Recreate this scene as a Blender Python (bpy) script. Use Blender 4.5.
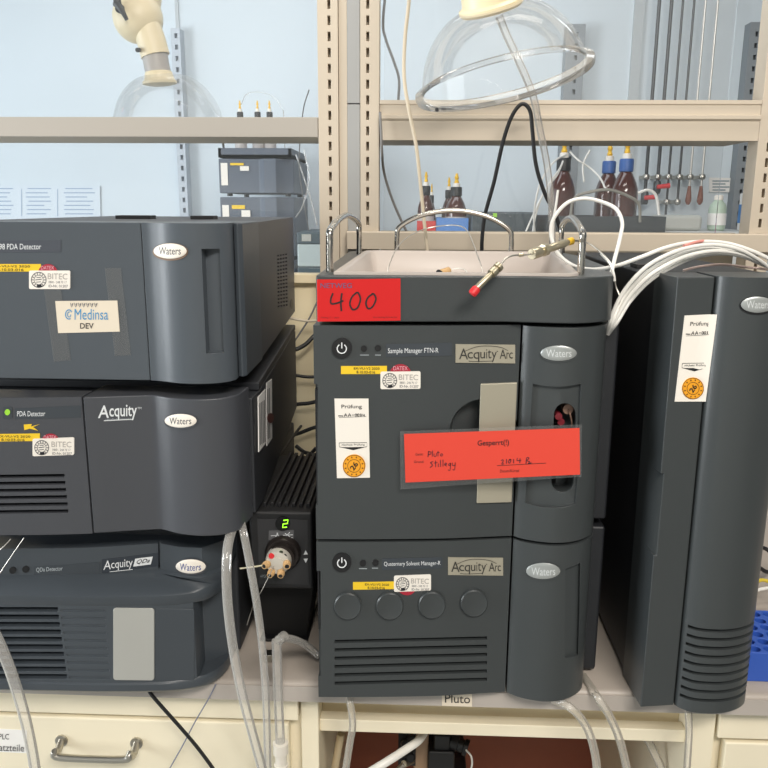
import bpy, bmesh, math, random
from mathutils import Vector, Matrix
random.seed(7)
for o in list(bpy.data.objects): bpy.data.objects.remove(o)
S = bpy.context.scene
COL = S.collection
# ------------------------------------------------------------------ camera
F = 790.0; TH = math.radians(12.7); PSI = math.radians(2.3); RHO = math.radians(.31); H = 1.537
fw = Vector((-math.sin(PSI)*math.cos(TH), math.cos(PSI)*math.cos(TH), -math.sin(TH)))
r0 = Vector((math.cos(PSI), math.sin(PSI), 0)); u0 = r0.cross(fw)
rt = r0*math.cos(RHO)+u0*math.sin(RHO); up = u0*math.cos(RHO)-r0*math.sin(RHO)
EYE = Vector((0, 0, H))
cd = bpy.data.cameras.new('camera'); cam = bpy.data.objects.new('camera', cd); COL.objects.link(cam)
cd.sensor_fit = 'HORIZONTAL'; cd.sensor_width = 36; cd.lens = 36*F/768; cd.clip_start = .02; cd.clip_end = 60
m = Matrix((rt, up, -fw)).transposed().to_4x4(); m.translation = EYE; cam.matrix_world = m
S.camera = cam
# ------------------------------------------------------------------ light
S.view_settings.view_transform = 'Standard'; S.view_settings.look = 'None'
S.view_settings.gamma = 1; S.view_settings.use_curve_mapping = False; S.view_settings.exposure = 0.0
W = bpy.data.worlds.new('world'); S.world = W; W.use_nodes = True
W.node_tree.nodes['Background'].inputs[0].default_value = (.80, .90, 1, 1)
W.node_tree.nodes['Background'].inputs[1].default_value = .14
def area(name, loc, target, sx, sy, power, col):
    l = bpy.data.lights.new(name, 'AREA'); l.shape = 'RECTANGLE'; l.size = sx; l.size_y = sy
    l.energy = power; l.color = col
    o = bpy.data.objects.new(name, l); COL.objects.link(o); o.location = loc
    o.rotation_euler = (Vector(target)-Vector(loc)).to_track_quat('-Z', 'Y').to_euler()
area('ceiling_lamp_near', (.55, -1.35, 3.12), (.1, .95, 1.0), 1.6, .5, 66, (1, .94, .86))
area('ceiling_lamp_aisle', (1.0, -.8, 3.12), (.3, .9, 1.1), 1.2, .4, 22, (1, .94, .86))
area('ceiling_lamp_bench', (.20, 1.22, 3.12), (.18, 1.33, 0), 1.5, .25, 18, (1, .94, .86))
area('window_light_left', (-3.3, .45, 1.45), (0, .9, 1.15), 1.8, 1.5, 130, (.92, .97, 1))
area('ceiling_lamp_far', (-.3, 2.75, 2.9), (-.3, 3.3, 1.2), 2.4, .4, 14, (.90, .95, 1))
area('daylight_left', (-3.4, 2.6, 1.9), (-.5, 3.7, 1.6), 1.6, 1.8, 22, (.72, .87, 1))

# ------------------------------------------------------------------ helpers
def ray(px, py): return fw+rt*((px-384)/F)+up*((384-py)/F)
def at(px, py, Y):
    d = ray(px, py); return EYE+d*(Y/d.y)
def atX(px, py, X):
    d = ray(px, py); return EYE+d*(X/d.x)
def atZ(px, py, Z):
    d = ray(px, py); return EYE+d*((Z-H)/d.z)
def lin(c):
    return tuple((v/255/12.92 if v/255 <= .04045 else ((v/255+.055)/1.055)**2.4) for v in c)
MATS = {}
def mat(name, rgb, rough=.5, metal=0, bump=0, bscale=400, var=0, alpha=1, emit=None, coat=0, spec=.5, vscale=6):
    if name in MATS: return MATS[name]
    m = bpy.data.materials.new(name); m.use_nodes = True; nt = m.node_tree; b = nt.nodes['Principled BSDF']
    c = lin(rgb)
    b.inputs['Base Color'].default_value = (*c, 1); b.inputs['Roughness'].default_value = rough
    b.inputs['Metallic'].default_value = metal; b.inputs['Specular IOR Level'].default_value = spec
    b.inputs['Alpha'].default_value = alpha; b.inputs['Coat Weight'].default_value = coat
    tc = nt.nodes.new('ShaderNodeTexCoord')
    if var:
        n = nt.nodes.new('ShaderNodeTexNoise'); n.inputs['Scale'].default_value = vscale; n.inputs['Detail'].default_value = 5
        r = nt.nodes.new('ShaderNodeMix'); r.data_type = 'RGBA'
        r.inputs[6].default_value = (*[v*(1-var) for v in c], 1); r.inputs[7].default_value = (*[min(1, v*(1+var)) for v in c], 1)
        nt.links.new(tc.outputs['Object'], n.inputs['Vector']); nt.links.new(n.outputs['Fac'], r.inputs[0])
        nt.links.new(r.outputs[2], b.inputs['Base Color'])
    if bump:
        n = nt.nodes.new('ShaderNodeTexNoise'); n.inputs['Scale'].default_value = bscale; n.inputs['Detail'].default_value = 2
        bp = nt.nodes.new('ShaderNodeBump'); bp.inputs['Strength'].default_value = bump; bp.inputs['Distance'].default_value = .001
        nt.links.new(tc.outputs['Object'], n.inputs['Vector']); nt.links.new(n.outputs['Fac'], bp.inputs['Height'])
        nt.links.new(bp.outputs[0], b.inputs['Normal'])
    if emit:
        b.inputs['Emission Color'].default_value = (*c, 1); b.inputs['Emission Strength'].default_value = emit
    MATS[name] = m; return m
def clear(name, rgb, body, gloss, rough=.05, edge=.0):
    """thin clear sheet: see-through, a little body colour, mirror glints"""
    m = bpy.data.materials.new(name); m.use_nodes = True; nt = m.node_tree; nt.nodes.clear()
    N = nt.nodes.new; L = nt.links.new
    out = N('ShaderNodeOutputMaterial'); tr = N('ShaderNodeBsdfTransparent'); df = N('ShaderNodeBsdfDiffuse'); gl = N('ShaderNodeBsdfGlossy')
    df.inputs[0].default_value = (*lin(rgb), 1); gl.inputs['Roughness'].default_value = rough
    lw = N('ShaderNodeLayerWeight'); lw.inputs['Blend'].default_value = .25
    ma = N('ShaderNodeMath'); ma.operation = 'MULTIPLY_ADD'; ma.inputs[1].default_value = edge; ma.inputs[2].default_value = body
    L(lw.outputs['Facing'], ma.inputs[0])
    m1 = N('ShaderNodeMixShader'); L(ma.outputs[0], m1.inputs[0]); L(tr.outputs[0], m1.inputs[1]); L(df.outputs[0], m1.inputs[2])
    fr = N('ShaderNodeFresnel'); fr.inputs[0].default_value = 1.45
    mg = N('ShaderNodeMath'); mg.operation = 'MULTIPLY'; mg.inputs[1].default_value = gloss; L(fr.outputs[0], mg.inputs[0])
    m2 = N('ShaderNodeMixShader'); L(mg.outputs[0], m2.inputs[0]); L(m1.outputs[0], m2.inputs[1]); L(gl.outputs[0], m2.inputs[2])
    L(m2.outputs[0], out.inputs[0]); MATS[name] = m; return m

ORG = {}
def thing(name, label, cat, loc, group=None):
    o = bpy.data.objects.new(name, None); COL.objects.link(o); o.location = loc; o.empty_display_size = .05
    o['label'] = label; o['category'] = cat
    if group: o['group'] = group
    ORG[o.name] = Vector(loc); return o
def obj(name, bm, mt, parent=None, smooth=35, bevel=0, seg=2, label=None, cat=None, group=None, kind=None):
    bmesh.ops.remove_doubles(bm, verts=bm.verts, dist=1e-6)
    bmesh.ops.recalc_face_normals(bm, faces=bm.faces)
    if parent is None:
        v = [x.co for x in bm.verts]
        org = Vector(((min(c.x for c in v)+max(c.x for c in v))/2, (min(c.y for c in v)+max(c.y for c in v))/2, min(c.z for c in v)))
    else: org = ORG[parent.name]
    bmesh.ops.translate(bm, vec=-org, verts=bm.verts)
    me = bpy.data.meshes.new(name); bm.to_mesh(me); bm.free()
    for q in (mt if isinstance(mt, (list, tuple)) else [mt]): me.materials.append(q)
    if smooth:
        me.shade_smooth(); me.set_sharp_from_angle(angle=math.radians(smooth))
    o = bpy.data.objects.new(name, me); COL.objects.link(o); ORG[o.name] = org
    if parent is None: o.location = org
    else: o.parent = parent
    if bevel: add_bevel(o, bevel, seg)
    if label: o['label'] = label
    if cat: o['category'] = cat
    if group: o['group'] = group
    if kind: o['kind'] = kind
    return o
def add_bevel(o, w, seg=2):
    b = o.modifiers.new('bevel', 'BEVEL'); b.width = w; b.segments = seg; b.limit_method = 'ANGLE'
    b.angle_limit = math.radians(40); b.harden_normals = True; b.use_clamp_overlap = True
def cut(o, bm, bevel=0, smooth=35):
    """carve real recesses into a mesh part"""
    bmesh.ops.recalc_face_normals(bm, faces=bm.faces)
    bmesh.ops.translate(bm, vec=-ORG[o.name], verts=bm.verts)
    me = bpy.data.meshes.new('c'); bm.to_mesh(me); bm.free()
    c = bpy.data.objects.new('c', me); COL.objects.link(c); c.matrix_world = o.matrix_world if o.parent is None else Matrix.Translation(ORG[o.name])
    bpy.context.view_layer.update()
    c.matrix_world = o.matrix_world.copy()
    md = o.modifiers.new('b', 'BOOLEAN'); md.operation = 'DIFFERENCE'; md.object = c; md.solver = 'EXACT'; md.use_self = False
    dg = bpy.context.evaluated_depsgraph_get(); dg.update()
    new = bpy.data.meshes.new_from_object(o.evaluated_get(dg))
    o.modifiers.remove(md); bpy.data.objects.remove(c); o.data = new
    new.shade_smooth(); new.set_sharp_from_angle(angle=math.radians(smooth))
    if bevel: add_bevel(o, bevel, 1)

def nb(): return bmesh.new()
def box(bm, x0, x1, y0, y1, z0, z1, mi=0):
    v = [bm.verts.new(p) for p in ((x0,y0,z0),(x1,y0,z0),(x1,y1,z0),(x0,y1,z0),(x0,y0,z1),(x1,y0,z1),(x1,y1,z1),(x0,y1,z1))]
    for q in ((0,3,2,1),(4,5,6,7),(0,1,5,4),(1,2,6,5),(2,3,7,6),(3,0,4,7)):
        bm.faces.new([v[i] for i in q]).material_index = mi
    return bm
def solid(bm, A, B, mi=0):
    """solid between two point loops of equal count"""
    a = [bm.verts.new(p) for p in A]; b = [bm.verts.new(p) for p in B]; n = len(a)
    fs = [bm.faces.new(a), bm.faces.new(b[::-1])]+[bm.faces.new((a[i], b[i], b[(i+1) % n], a[(i+1) % n])) for i in range(n)]
    for f in fs: f.material_index = mi
    return bm
def prism(bm, pts, z0, z1, mi=0): return solid(bm, [(x, y, z0) for x, y in pts], [(x, y, z1) for x, y in pts], mi)
def prismY(bm, pts, y0, y1, mi=0): return solid(bm, [(x, y0, z) for x, z in pts], [(x, y1, z) for x, z in pts], mi)
def prismX(bm, pts, x0, x1, mi=0): return solid(bm, [(x0, y, z) for y, z in pts], [(x1, y, z) for y, z in pts], mi)
def loft(bm, rings, mi=0, caps=True):
    R = [[bm.verts.new(p) for p in r] for r in rings]; n = len(R[0])
    for a, b in zip(R, R[1:]):
        for i in range(n): bm.faces.new((a[i], a[(i+1) % n], b[(i+1) % n], b[i])).material_index = mi
    if caps:
        bm.faces.new(R[0][::-1]).material_index = mi; bm.faces.new(R[-1]).material_index = mi
    return bm
def basis(d):
    d = Vector(d).normalized(); a = Vector((0, 0, 1)) if abs(d.z) < .9 else Vector((1, 0, 0))
    u = d.cross(a).normalized(); return u, d.cross(u).normalized()
def lathe(bm, prof, p0, axis=(0, 0, 1), seg=24, mi=0, caps=True):
    """prof: (radius, distance along axis)"""
    p0 = Vector(p0); ax = Vector(axis).normalized(); u, v = basis(ax)
    rings = [[p0+ax*h+(u*math.cos(2*math.pi*i/seg)+v*math.sin(2*math.pi*i/seg))*max(r, 1e-5) for i in range(seg)] for r, h in prof]
    return loft(bm, rings, mi, caps)
def cyl(bm, p0, p1, r, r1=None, seg=20, mi=0):
    p0 = Vector(p0); p1 = Vector(p1)
    return lathe(bm, [(r, 0), (r if r1 is None else r1, (p1-p0).length)], p0, p1-p0, seg, mi)
def smoothpath(P, n=8):
    P = [Vector(p) for p in P]; out = []
    for i in range(len(P)-1):
        a = P[i-1] if i else P[0]*2-P[1]; b, c = P[i], P[i+1]; d = P[i+2] if i+2 < len(P) else P[-1]*2-P[-2]
        for k in range(n):
            t = k/n
            out.append(.5*((2*b)+(c-a)*t+(2*a-5*b+4*c-d)*t*t+(3*b-a-3*c+d)*t**3))
    out.append(P[-1]); return out
def tube(bm, P, r, seg=8, mi=0, n=8, smooth=True):
    Q = smoothpath(P, n) if smooth else [Vector(p) for p in P]
    u = None; rings = []
    for i, q in enumerate(Q):
        t = (Q[min(i+1, len(Q)-1)]-Q[max(i-1, 0)])
        if t.length < 1e-9: continue
        t.normalize()
        u = basis(t)[0] if u is None else (u-t*u.dot(t)).normalized()
        v = t.cross(u); rr = r(i/(len(Q)-1)) if callable(r) else r
        rings.append([q+(u*math.cos(2*math.pi*k/seg)+v*math.sin(2*math.pi*k/seg))*rr for k in range(seg)])
    return loft(bm, rings, mi)
def cat1(pts):
    """smooth curve y(x) through points"""
    def f(x):
        if x <= pts[0][0]: return pts[0][1]
        if x >= pts[-1][0]: return pts[-1][1]
        for i in range(len(pts)-1):
            if x <= pts[i+1][0]:
                x0, y0 = pts[i]; x1, y1 = pts[i+1]; h = x1-x0; t = (x-x0)/h
                def sl(k):
                    a = max(k-1, 0); b = min(k+1, len(pts)-1); return (pts[b][1]-pts[a][1])/(pts[b][0]-pts[a][0])
                m0, m1 = sl(i)*h, sl(i+1)*h
                return (2*t**3-3*t*t+1)*y0+(t**3-2*t*t+t)*m0+(-2*t**3+3*t*t)*y1+(t**3-t*t)*m1
    return f
class Front:
    """a front whose depth is y = f(x)"""
    def __init__(s, f): s.f = f
    def pt(s, px, py):
        Y = .95
        for _ in range(14):
            p = at(px, py, Y); Y = .5*Y+.5*s.f(p.x)
        return Vector((p.x, s.f(p.x), p.z))
    def fix(s, v, off): return Vector((v.x, s.f(v.x)-off, v.z))
class Side:
    """a plane through three points; lift along its normal"""
    def __init__(s, a, b, c):
        s.o = Vector(a); s.n = (Vector(b)-s.o).cross(Vector(c)-s.o).normalized()
        if s.n.dot(EYE-s.o) < 0: s.n = -s.n
    def pt(s, px, py):
        d = ray(px, py); return EYE+d*((s.o-EYE).dot(s.n)/d.dot(s.n))
    def fix(s, v, off): return v-s.n*((v-s.o).dot(s.n))+s.n*off
def planeY(Y): return Side((0, Y, 0), (1, Y, 0), (0, Y, 1))
def decal_bm(bm, pix, sf, o1=.0008, o0=-.0005, mi=0):
    P = [sf.pt(*p) for p in pix]
    return solid(bm, [sf.fix(p, o1) for p in P], [sf.fix(p, o0) for p in P], mi)
def decal(parent, name, pix, sf, mt, o1=.0008, o0=-.0005, **k):
    return obj(name, decal_bm(nb(), pix, sf, o1, o0), mt, parent, **k)
def sheet(parent, name, q, sf, mt, o1=.0008, n=12, **k):
    """four pixel corners TL TR BR BL, wrapped on a curved front"""
    bm = nb(); C = [sf.pt(*p) for p in q]; rows = []
    for o in (o1, -.0005):
        rows.append([[bm.verts.new(sf.fix((C[0].lerp(C[1], i/n)).lerp(C[3].lerp(C[2], i/n), j), o)) for i in range(n+1)] for j in (0, 1)])
    f, b = rows
    for i in range(n):
        bm.faces.new((f[0][i], f[0][i+1], f[1][i+1], f[1][i])); bm.faces.new((b[0][i], b[0][i+1], b[1][i+1], b[1][i]))
        for j in (0, 1): bm.faces.new((f[j][i], f[j][i+1], b[j][i+1], b[j][i]))
    for i in (0, n): bm.faces.new((f[0][i], f[1][i], b[1][i], b[0][i]))
    return obj(name, bm, mt, parent, **k)
def ell(cx, cy, rx, ry, n=28, a0=0, a1=360):
    full = a1-a0 >= 360
    return [(cx+rx*math.cos(math.radians(a0+(a1-a0)*i/(n if full else n-1))), cy+ry*math.sin(math.radians(a0+(a1-a0)*i/(n if full else n-1)))) for i in range(n)]
def rr(x0, y0, x1, y1, r, dy=0, n=4):
    P = []
    for cx, cy, a in ((x1-r, y0+r, -90), (x1-r, y1-r, 0), (x0+r, y1-r, 90), (x0+r, y0+r, 180)):
        P += [(cx+r*math.cos(math.radians(a+90*k/n)), cy+r*math.sin(math.radians(a+90*k/n))) for k in range(n+1)]
    return [(x, y+dy*(x-x0)/(x1-x0)) for x, y in P]
def polycut(bm, pix, sf, depth, front=.02):
    P = [sf.pt(*p) for p in pix]
    return solid(bm, [sf.fix(p, front) for p in P], [sf.fix(p, -depth) for p in P])
def slotcut(bm, x0, x1, yt, yb, sf, depth, dy=0, n=8, front=.02):
    P = [(x0+(x1-x0)*i/n, yt+dy*i/n) for i in range(n+1)]+[(x1+(x0-x1)*i/n, yb+dy-dy*i/n) for i in range(n+1)]
    return polycut(bm, P, sf, depth, front)
TX = {}
def glyphs(s, bold):
    if (s, bold) in TX: return TX[(s, bold)]
    c = bpy.data.curves.new('t', 'FONT'); c.body = s; c.resolution_u = 3; c.offset = bold
    o = bpy.data.objects.new('t', c); COL.objects.link(o)
    dg = bpy.context.evaluated_depsgraph_get(); me = bpy.data.meshes.new_from_object(o.evaluated_get(dg))
    V = [(v.co.x, v.co.y) for v in me.vertices]; Fc = [tuple(p.vertices) for p in me.polygons]
    bpy.data.objects.remove(o); bpy.data.meshes.remove(me); bpy.data.curves.remove(c)
    x0 = min(v[0] for v in V); x1 = max(v[0] for v in V); y0 = min(v[1] for v in V); y1 = max(v[1] for v in V)
    TX[(s, bold)] = ([((x-x0)/(x1-x0), (y-y0)/(y1-y0)) for x, y in V], Fc); return TX[(s, bold)]
def text_bm(bm, s, rect, sf, off=.0013, bold=0, slant=0, mi=0):
    """glyphs fitted into a rectangle (x0, y0, x1, y1[, drop at the right end[, shift of the lower edge]])"""
    x0, y0, x1, y1 = rect[:4]; dy = rect[4] if len(rect) > 4 else 0; dx = rect[5] if len(rect) > 5 else 0
    V, Fc = glyphs(s, bold)
    C = [sf.pt(x0, y0), sf.pt(x1, y0+dy), sf.pt(x1+dx, y1+dy), sf.pt(x0+dx, y1)]
    vs = []
    for u, v in V:
        u2 = u+slant*(v-.5)
        vs.append(bm.verts.new(sf.fix((C[3].lerp(C[2], u2)).lerp(C[0].lerp(C[1], u2), v), off)))
    for f in Fc:
        try: bm.faces.new([vs[i] for i in f]).material_index = mi
        except ValueError: pass
    return bm
def stroke_bm(bm, P, w, sf, off=.0014, mi=0, smooth=3, closed=False):
    """pen line through pixel points, w pixels wide"""
    Q = [Vector((p[0], p[1], 0)) for p in P]
    if smooth > 1 and len(Q) > 2: Q = smoothpath(Q, smooth)
    L, R = [], []
    for i, q in enumerate(Q):
        t = Q[min(i+1, len(Q)-1)]-Q[max(i-1, 0)]
        if closed and i in (0, len(Q)-1): t = Q[1]-Q[-2]
        if t.length < 1e-6: t = Vector((1, 0, 0))
        t.normalize(); n = Vector((-t.y, t.x, 0))*w/2
        for lst, k in ((L, n), (R, -n)):
            a = q+k; lst.append(bm.verts.new(sf.fix(sf.pt(a.x, a.y), off)))
    for i in range(len(Q)-1): bm.faces.new((L[i], L[i+1], R[i+1], R[i])).material_index = mi
    return bm
def printing(parent, name, sf, mt, texts=(), strokes=(), off=.0014, **k):
    bm = nb()
    for t in texts: text_bm(bm, t[0], t[1], sf, off, *(t[2:]))
    for st in strokes: stroke_bm(bm, st[0], st[1], sf, off, 0, st[2] if len(st) > 2 else 3)
    bmesh.ops.remove_doubles(bm, verts=bm.verts, dist=1e-7)
    org = ORG[parent.name]; bmesh.ops.translate(bm, vec=-org, verts=bm.verts)
    me = bpy.data.meshes.new(name); bm.to_mesh(me); bm.free(); me.materials.append(mt)
    o = bpy.data.objects.new(name, me); COL.objects.link(o); o.parent = parent; ORG[o.name] = org
    for a, b in k.items(): o[a] = b
    return o

# ------------------------------------------------------------------ materials
slate = mat('slate_plastic', (62, 66, 67), .34, bump=.12, bscale=900)
slateB = mat('blue_slate_plastic', (67, 73, 79), .34, bump=.12, bscale=900)
slateN = mat('neutral_slate_plastic', (72, 74, 79), .36, bump=.12, bscale=900)
slateL = mat('grey_slate_plastic', (78, 84, 90), .34, bump=.12, bscale=900)
chas = mat('chassis_paint', (46, 48, 52), .5, bump=.1, bscale=600)
chasL = mat('chassis_side_paint', (66, 67, 71), .42, bump=.1, bscale=600)
chasDim = mat('shaded_chassis_paint', (32, 34, 38), .5, bump=.1, bscale=600)  # chassis beside the gap: the shade there is worked into this darker colour
black = mat('black_plastic', (24, 24, 26), .45)
blackm = mat('matt_black', (14, 14, 15), .8)
strip = mat('name_strip', (58, 64, 70), .55)
white = mat('white_label', (240, 234, 224), .6)
cream = mat('cream_label', (226, 214, 194), .6)
paper = mat('white_paper', (242, 240, 236), .7)
yellow = mat('yellow_label', (240, 200, 40), .5)
redseal = mat('red_seal', (170, 35, 55), .5)
red = mat('red_paper', (206, 40, 40), .8, spec=.2)
redD = mat('red_sheet', (222, 68, 50), .6)
orange = mat('orange_seal', (240, 165, 35), .5)
ink = mat('black_ink', (22, 22, 26), .6)
greyink = mat('grey_ink', (120, 118, 120), .6)
inkblue = mat('blue_ink', (60, 90, 150), .6)
bluelogo = mat('blue_print', (60, 140, 190), .6)
whiteink = mat('white_print', (225, 228, 230), .6)
paleink = mat('pale_print', (170, 178, 182), .6)
redink = mat('dark_red_print', (130, 30, 30), .6)
silver = mat('silver_plate', (190, 190, 184), .38, metal=.35)
champ = mat('champagne_plate', (176, 170, 152), .4, metal=.3)
badgeS = mat('silver_badge', (170, 174, 172), .35, metal=.4)
badgeW = mat('white_badge', (240, 232, 220), .45)
badgeR = mat('badge_rim', (120, 96, 76), .5)
steel = mat('steel', (200, 196, 188), .22, metal=1)
steelS = mat('satin_steel', (190, 186, 176), .35, metal=1)
beige = mat('beige_paint', (200, 187, 168), .5, bump=.05)
beigeDim = mat('dimmed_beige_paint', (172, 165, 155), .5, bump=.05)  # left shelf lip: its dimmer light is put into the colour
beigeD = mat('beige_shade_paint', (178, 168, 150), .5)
creamP = mat('cream_laminate', (240, 230, 204), .45, var=.02)
creamW = mat('cream_wall_panel', (238, 222, 186), .5, var=.02)
greyP = mat('grey_post_cover', (160, 160, 158), .5)
benchM = mat('bench_top_laminate', (172, 162, 152), .42, var=.05, vscale=30)
benchE = mat('bench_edge', (180, 172, 164), .45, var=.03)
brownP = mat('brown_board', (140, 74, 54), .6, var=.1)
ivory = mat('ivory_plastic', (238, 222, 184), .4)
trayW = mat('white_tray_plastic', (198, 188, 180), .4)
tubeW = mat('white_tubing', (236, 234, 228), .35)
tubeC = clear('clear_tubing', (250, 246, 238), .17, .9, .12, .45)
tubeY = clear('waste_tubing', (246, 238, 222), .21, .9, .15, .45)
cordB = mat('beige_cord', (214, 200, 176), .5)
cordG = mat('grey_cord', (128, 126, 124), .5)
cordK = mat('black_cord', (26, 26, 28), .45)
wire = mat('thin_wire', (190, 186, 178), .35, metal=.6)
glassP = clear('glass_pane', (225, 232, 236), .045, .8, .03)
domeM = clear('clear_dome', (244, 244, 238), .04, .30, .06, .10)
domeR = clear('clear_dome_rim', (244, 240, 230), .16, 1.0, .08, .35)
sleeveM = clear('clear_sleeve', (225, 225, 225), .04, .6, .12)
tapeM = clear('tape_residue', (190, 190, 188), .11, .6, .4)
amber = mat('amber_glass', (74, 32, 22), .12, coat=.4)
amberL = mat('amber_label', (196, 190, 186), .6)
capB = mat('blue_cap', (48, 92, 160), .45)
fitY = mat('yellow_fitting', (238, 190, 50), .45)
tanM = mat('tan_fitting', (206, 168, 118), .45)
redC = mat('red_cap', (215, 45, 50), .45)
wallM = mat('far_wall_paint', (214, 224, 230), .7, bump=.05, bscale=80, var=.015)
wallR = mat('far_wall_trim', (190, 196, 198), .6)
railM = mat('wall_rail_paint', (190, 198, 206), .5)
railD = mat('dark_rail_paint', (140, 146, 150), .5)
pipeD = mat('dark_pipe', (74, 76, 78), .4, metal=.5)
pipeL = mat('pale_pipe', (206, 204, 198), .35, metal=.5)
floorM = mat('vinyl_floor', (150, 150, 148), .5, var=.06)
farI = mat('far_instrument', (92, 100, 112), .5)
teal = mat('teal_grey', (74, 88, 94), .5)
rackB = mat('blue_rack', (52, 92, 186), .45)
led = mat('green_led', (150, 255, 40), .4, emit=1.6)
ledY = mat('green_lamp', (150, 210, 60), .4, emit=.12)
greenB = mat('pale_green_plastic', (186, 204, 186), .4)
blueT = mat('blue_tray', (92, 140, 205), .5)
redT = mat('red_tray', (206, 60, 56), .5)
# ================================================================== the room
obj('floor', box(nb(), -5, 5, -2.5, 4.05, -.05, 0), floorM, kind='structure', smooth=0)
obj('wall_front', box(nb(), -5, 5, -2.6, -2.5, 0, 3.2), mat('near_wall_paint', (232, 230, 224), .7), kind='structure', smooth=0)
obj('wall_back', box(nb(), -5, 5, 4.0, 4.1, 0, 3.2), wallM, kind='structure', smooth=0)
bm = nb(); box(bm, *(lambda a, b: (a.x, b.x))(at(631, 60, 3.985), at(641, 60, 3.985)), 3.985, 4.0, 0, 3.2)
obj('trim_1', bm, wallR, kind='structure', smooth=0)
a = at(177, 20, 3.99); obj('trim_2', box(nb(), a.x-.008, a.x+.008, 3.992, 4.0, 0, 3.2), wallR, kind='structure', smooth=0)
# far work bench along the wall
BT = .90
t = thing('wall_bench', 'long pale work bench along the far wall behind the shelves', 'bench', (0.3, 3.5, 0))
obj('worktop', box(nb(), -2.4, 2.4, 3.05, 3.9, BT-.04, BT), benchM, t, bevel=.004)
for x in (-2.36, -.8, .8, 2.3): obj('leg', box(nb(), x, x+.06, 3.12, 3.85, 0, BT-.04), creamP, t)
# ------------------------------------------------------------------ lab bench
t = thing('lab_bench', 'grey beige lab bench top carrying all the dark analysers', 'bench', (0, 1.3, 0))
bm = prismX(nb(), [(.960, .873), (.960, .893), (.9625, .8975), (.967, .900), (1.68, .900), (1.68, .869), (.964, .869)], -1.3, 1.3)
top = obj('worktop', bm, benchM, t)
obj('edge_strip', box(nb(), -1.3, 1.3, .9588, .9602, .871, .894), benchE, t, smooth=0)
sf = planeY(.9585)
c = sheet(t, 'name_label', ((442, 693), (472, 694), (472, 706.5), (442, 705.5)), sf, cream, .0006, n=1, label='small cream name tag on the bench edge')
printing(c, 'printed_text', sf, ink, [('Pluto', (445, 693.5, 470, 702, .8))])
sf98 = planeY(.98)
def zx(px, py, Y=.98): p = at(px, py, Y); return p.x, p.z
# left drawer cabinet
t = thing('drawer_cabinet', 'cream drawer cabinet under the bench at left with bar handle', 'cabinet', (-.7, 1.2, 0))
zt = .8215
obj('carcass', box(nb(), -1.25, -.156, .999, 1.6, 0, .868), creamP, t, bevel=.002)
obj('top_rail', box(nb(), -1.25, -.158, .981, .998, zt+.003, .868), creamP, t, bevel=.002)
d = obj('drawer', box(nb(), -1.25, -.172, .980, .998, .60, zt-.002), creamP, t, bevel=.003, seg=3)
obj('drawer', box(nb(), -1.25, -.172, .980, .998, .09, .595), creamP, t, bevel=.003, seg=3)
bm = nb(); A = at(62, 740, .98); B = at(137, 743, .98); zl = at(62, 757, .953).z
tube(bm, [A, (A.x, .962, A.z-.008), (A.x+.002, .953, zl+.008), (A.x+.010, .952, zl), (B.x-.010, .952, zl), (B.x-.002, .953, zl+.008), (B.x, .962, A.z-.008), (B.x, .98, A.z)], .0052, 12, n=5)
for q in (A, B): cyl(bm, (q.x, .9805, A.z), (q.x, .977, A.z), .009)
obj('handle', bm, steelS, d, label='brushed steel bar handle')
c = sheet(d, 'drawer_label', ((-14, 728), (27, 730), (27, 753), (-14, 751)), sf98, paper, .0006, n=1)
printing(c, 'printed_heading', sf98, ink, [('HPLC', (-5, 733, 9.5, 738.5, .4))]); printing(c, 'printed_text', sf98, ink, [('Ersatzteile', (-11, 743, 24.5, 750, 1))])
# middle open compartment
t = thing('open_cabinet', 'open cream bench compartment with brown back board under the middle analysers', 'cabinet', (.13, 1.2, 0))
xa, xb = -.130, .390
obj('side_panel', box(nb(), -.155, xa, .985, 1.6, 0, .868), creamP, t, bevel=.0015)
obj('side_panel', box(nb(), xb, .424, .985, 1.6, 0, .868), creamP, t, bevel=.0015)
obj('back_panel', box(nb(), xa, xb, 1.46, 1.475, .08, .868), brownP, t, smooth=0)
obj('rail', box(nb(), xa, xb, .998, 1.018, .797, .8165), creamP, t, bevel=.0015)
obj('rear_rail', box(nb(), xa, xb, 1.03, 1.045, .80, .868), creamW, t, bevel=.0015)
obj('bottom_panel', box(nb(), xa, xb, .99, 1.46, .06, .08), creamP, t)
# right cabinet
t = thing('door_cabinet', 'cream cabinet under the right end of the bench below the blue rack', 'cabinet', (.85, 1.2, 0))
obj('carcass', box(nb(), .425, 1.25, .999, 1.6, 0, .868), creamP, t, bevel=.002)
obj('top_rail', box(nb(), .427, 1.25, .981, .998, at(740, 741, .98).z+.002, .868), creamP, t, bevel=.002)
obj('drawer', box(nb(), .438, 1.25, .980, .998, .60, at(740, 743, .98).z), creamP, t, bevel=.003)
obj('cabinet_door', box(nb(), .438, 1.25, .980, .998, .08, .596), creamP, t, bevel=.003)
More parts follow.
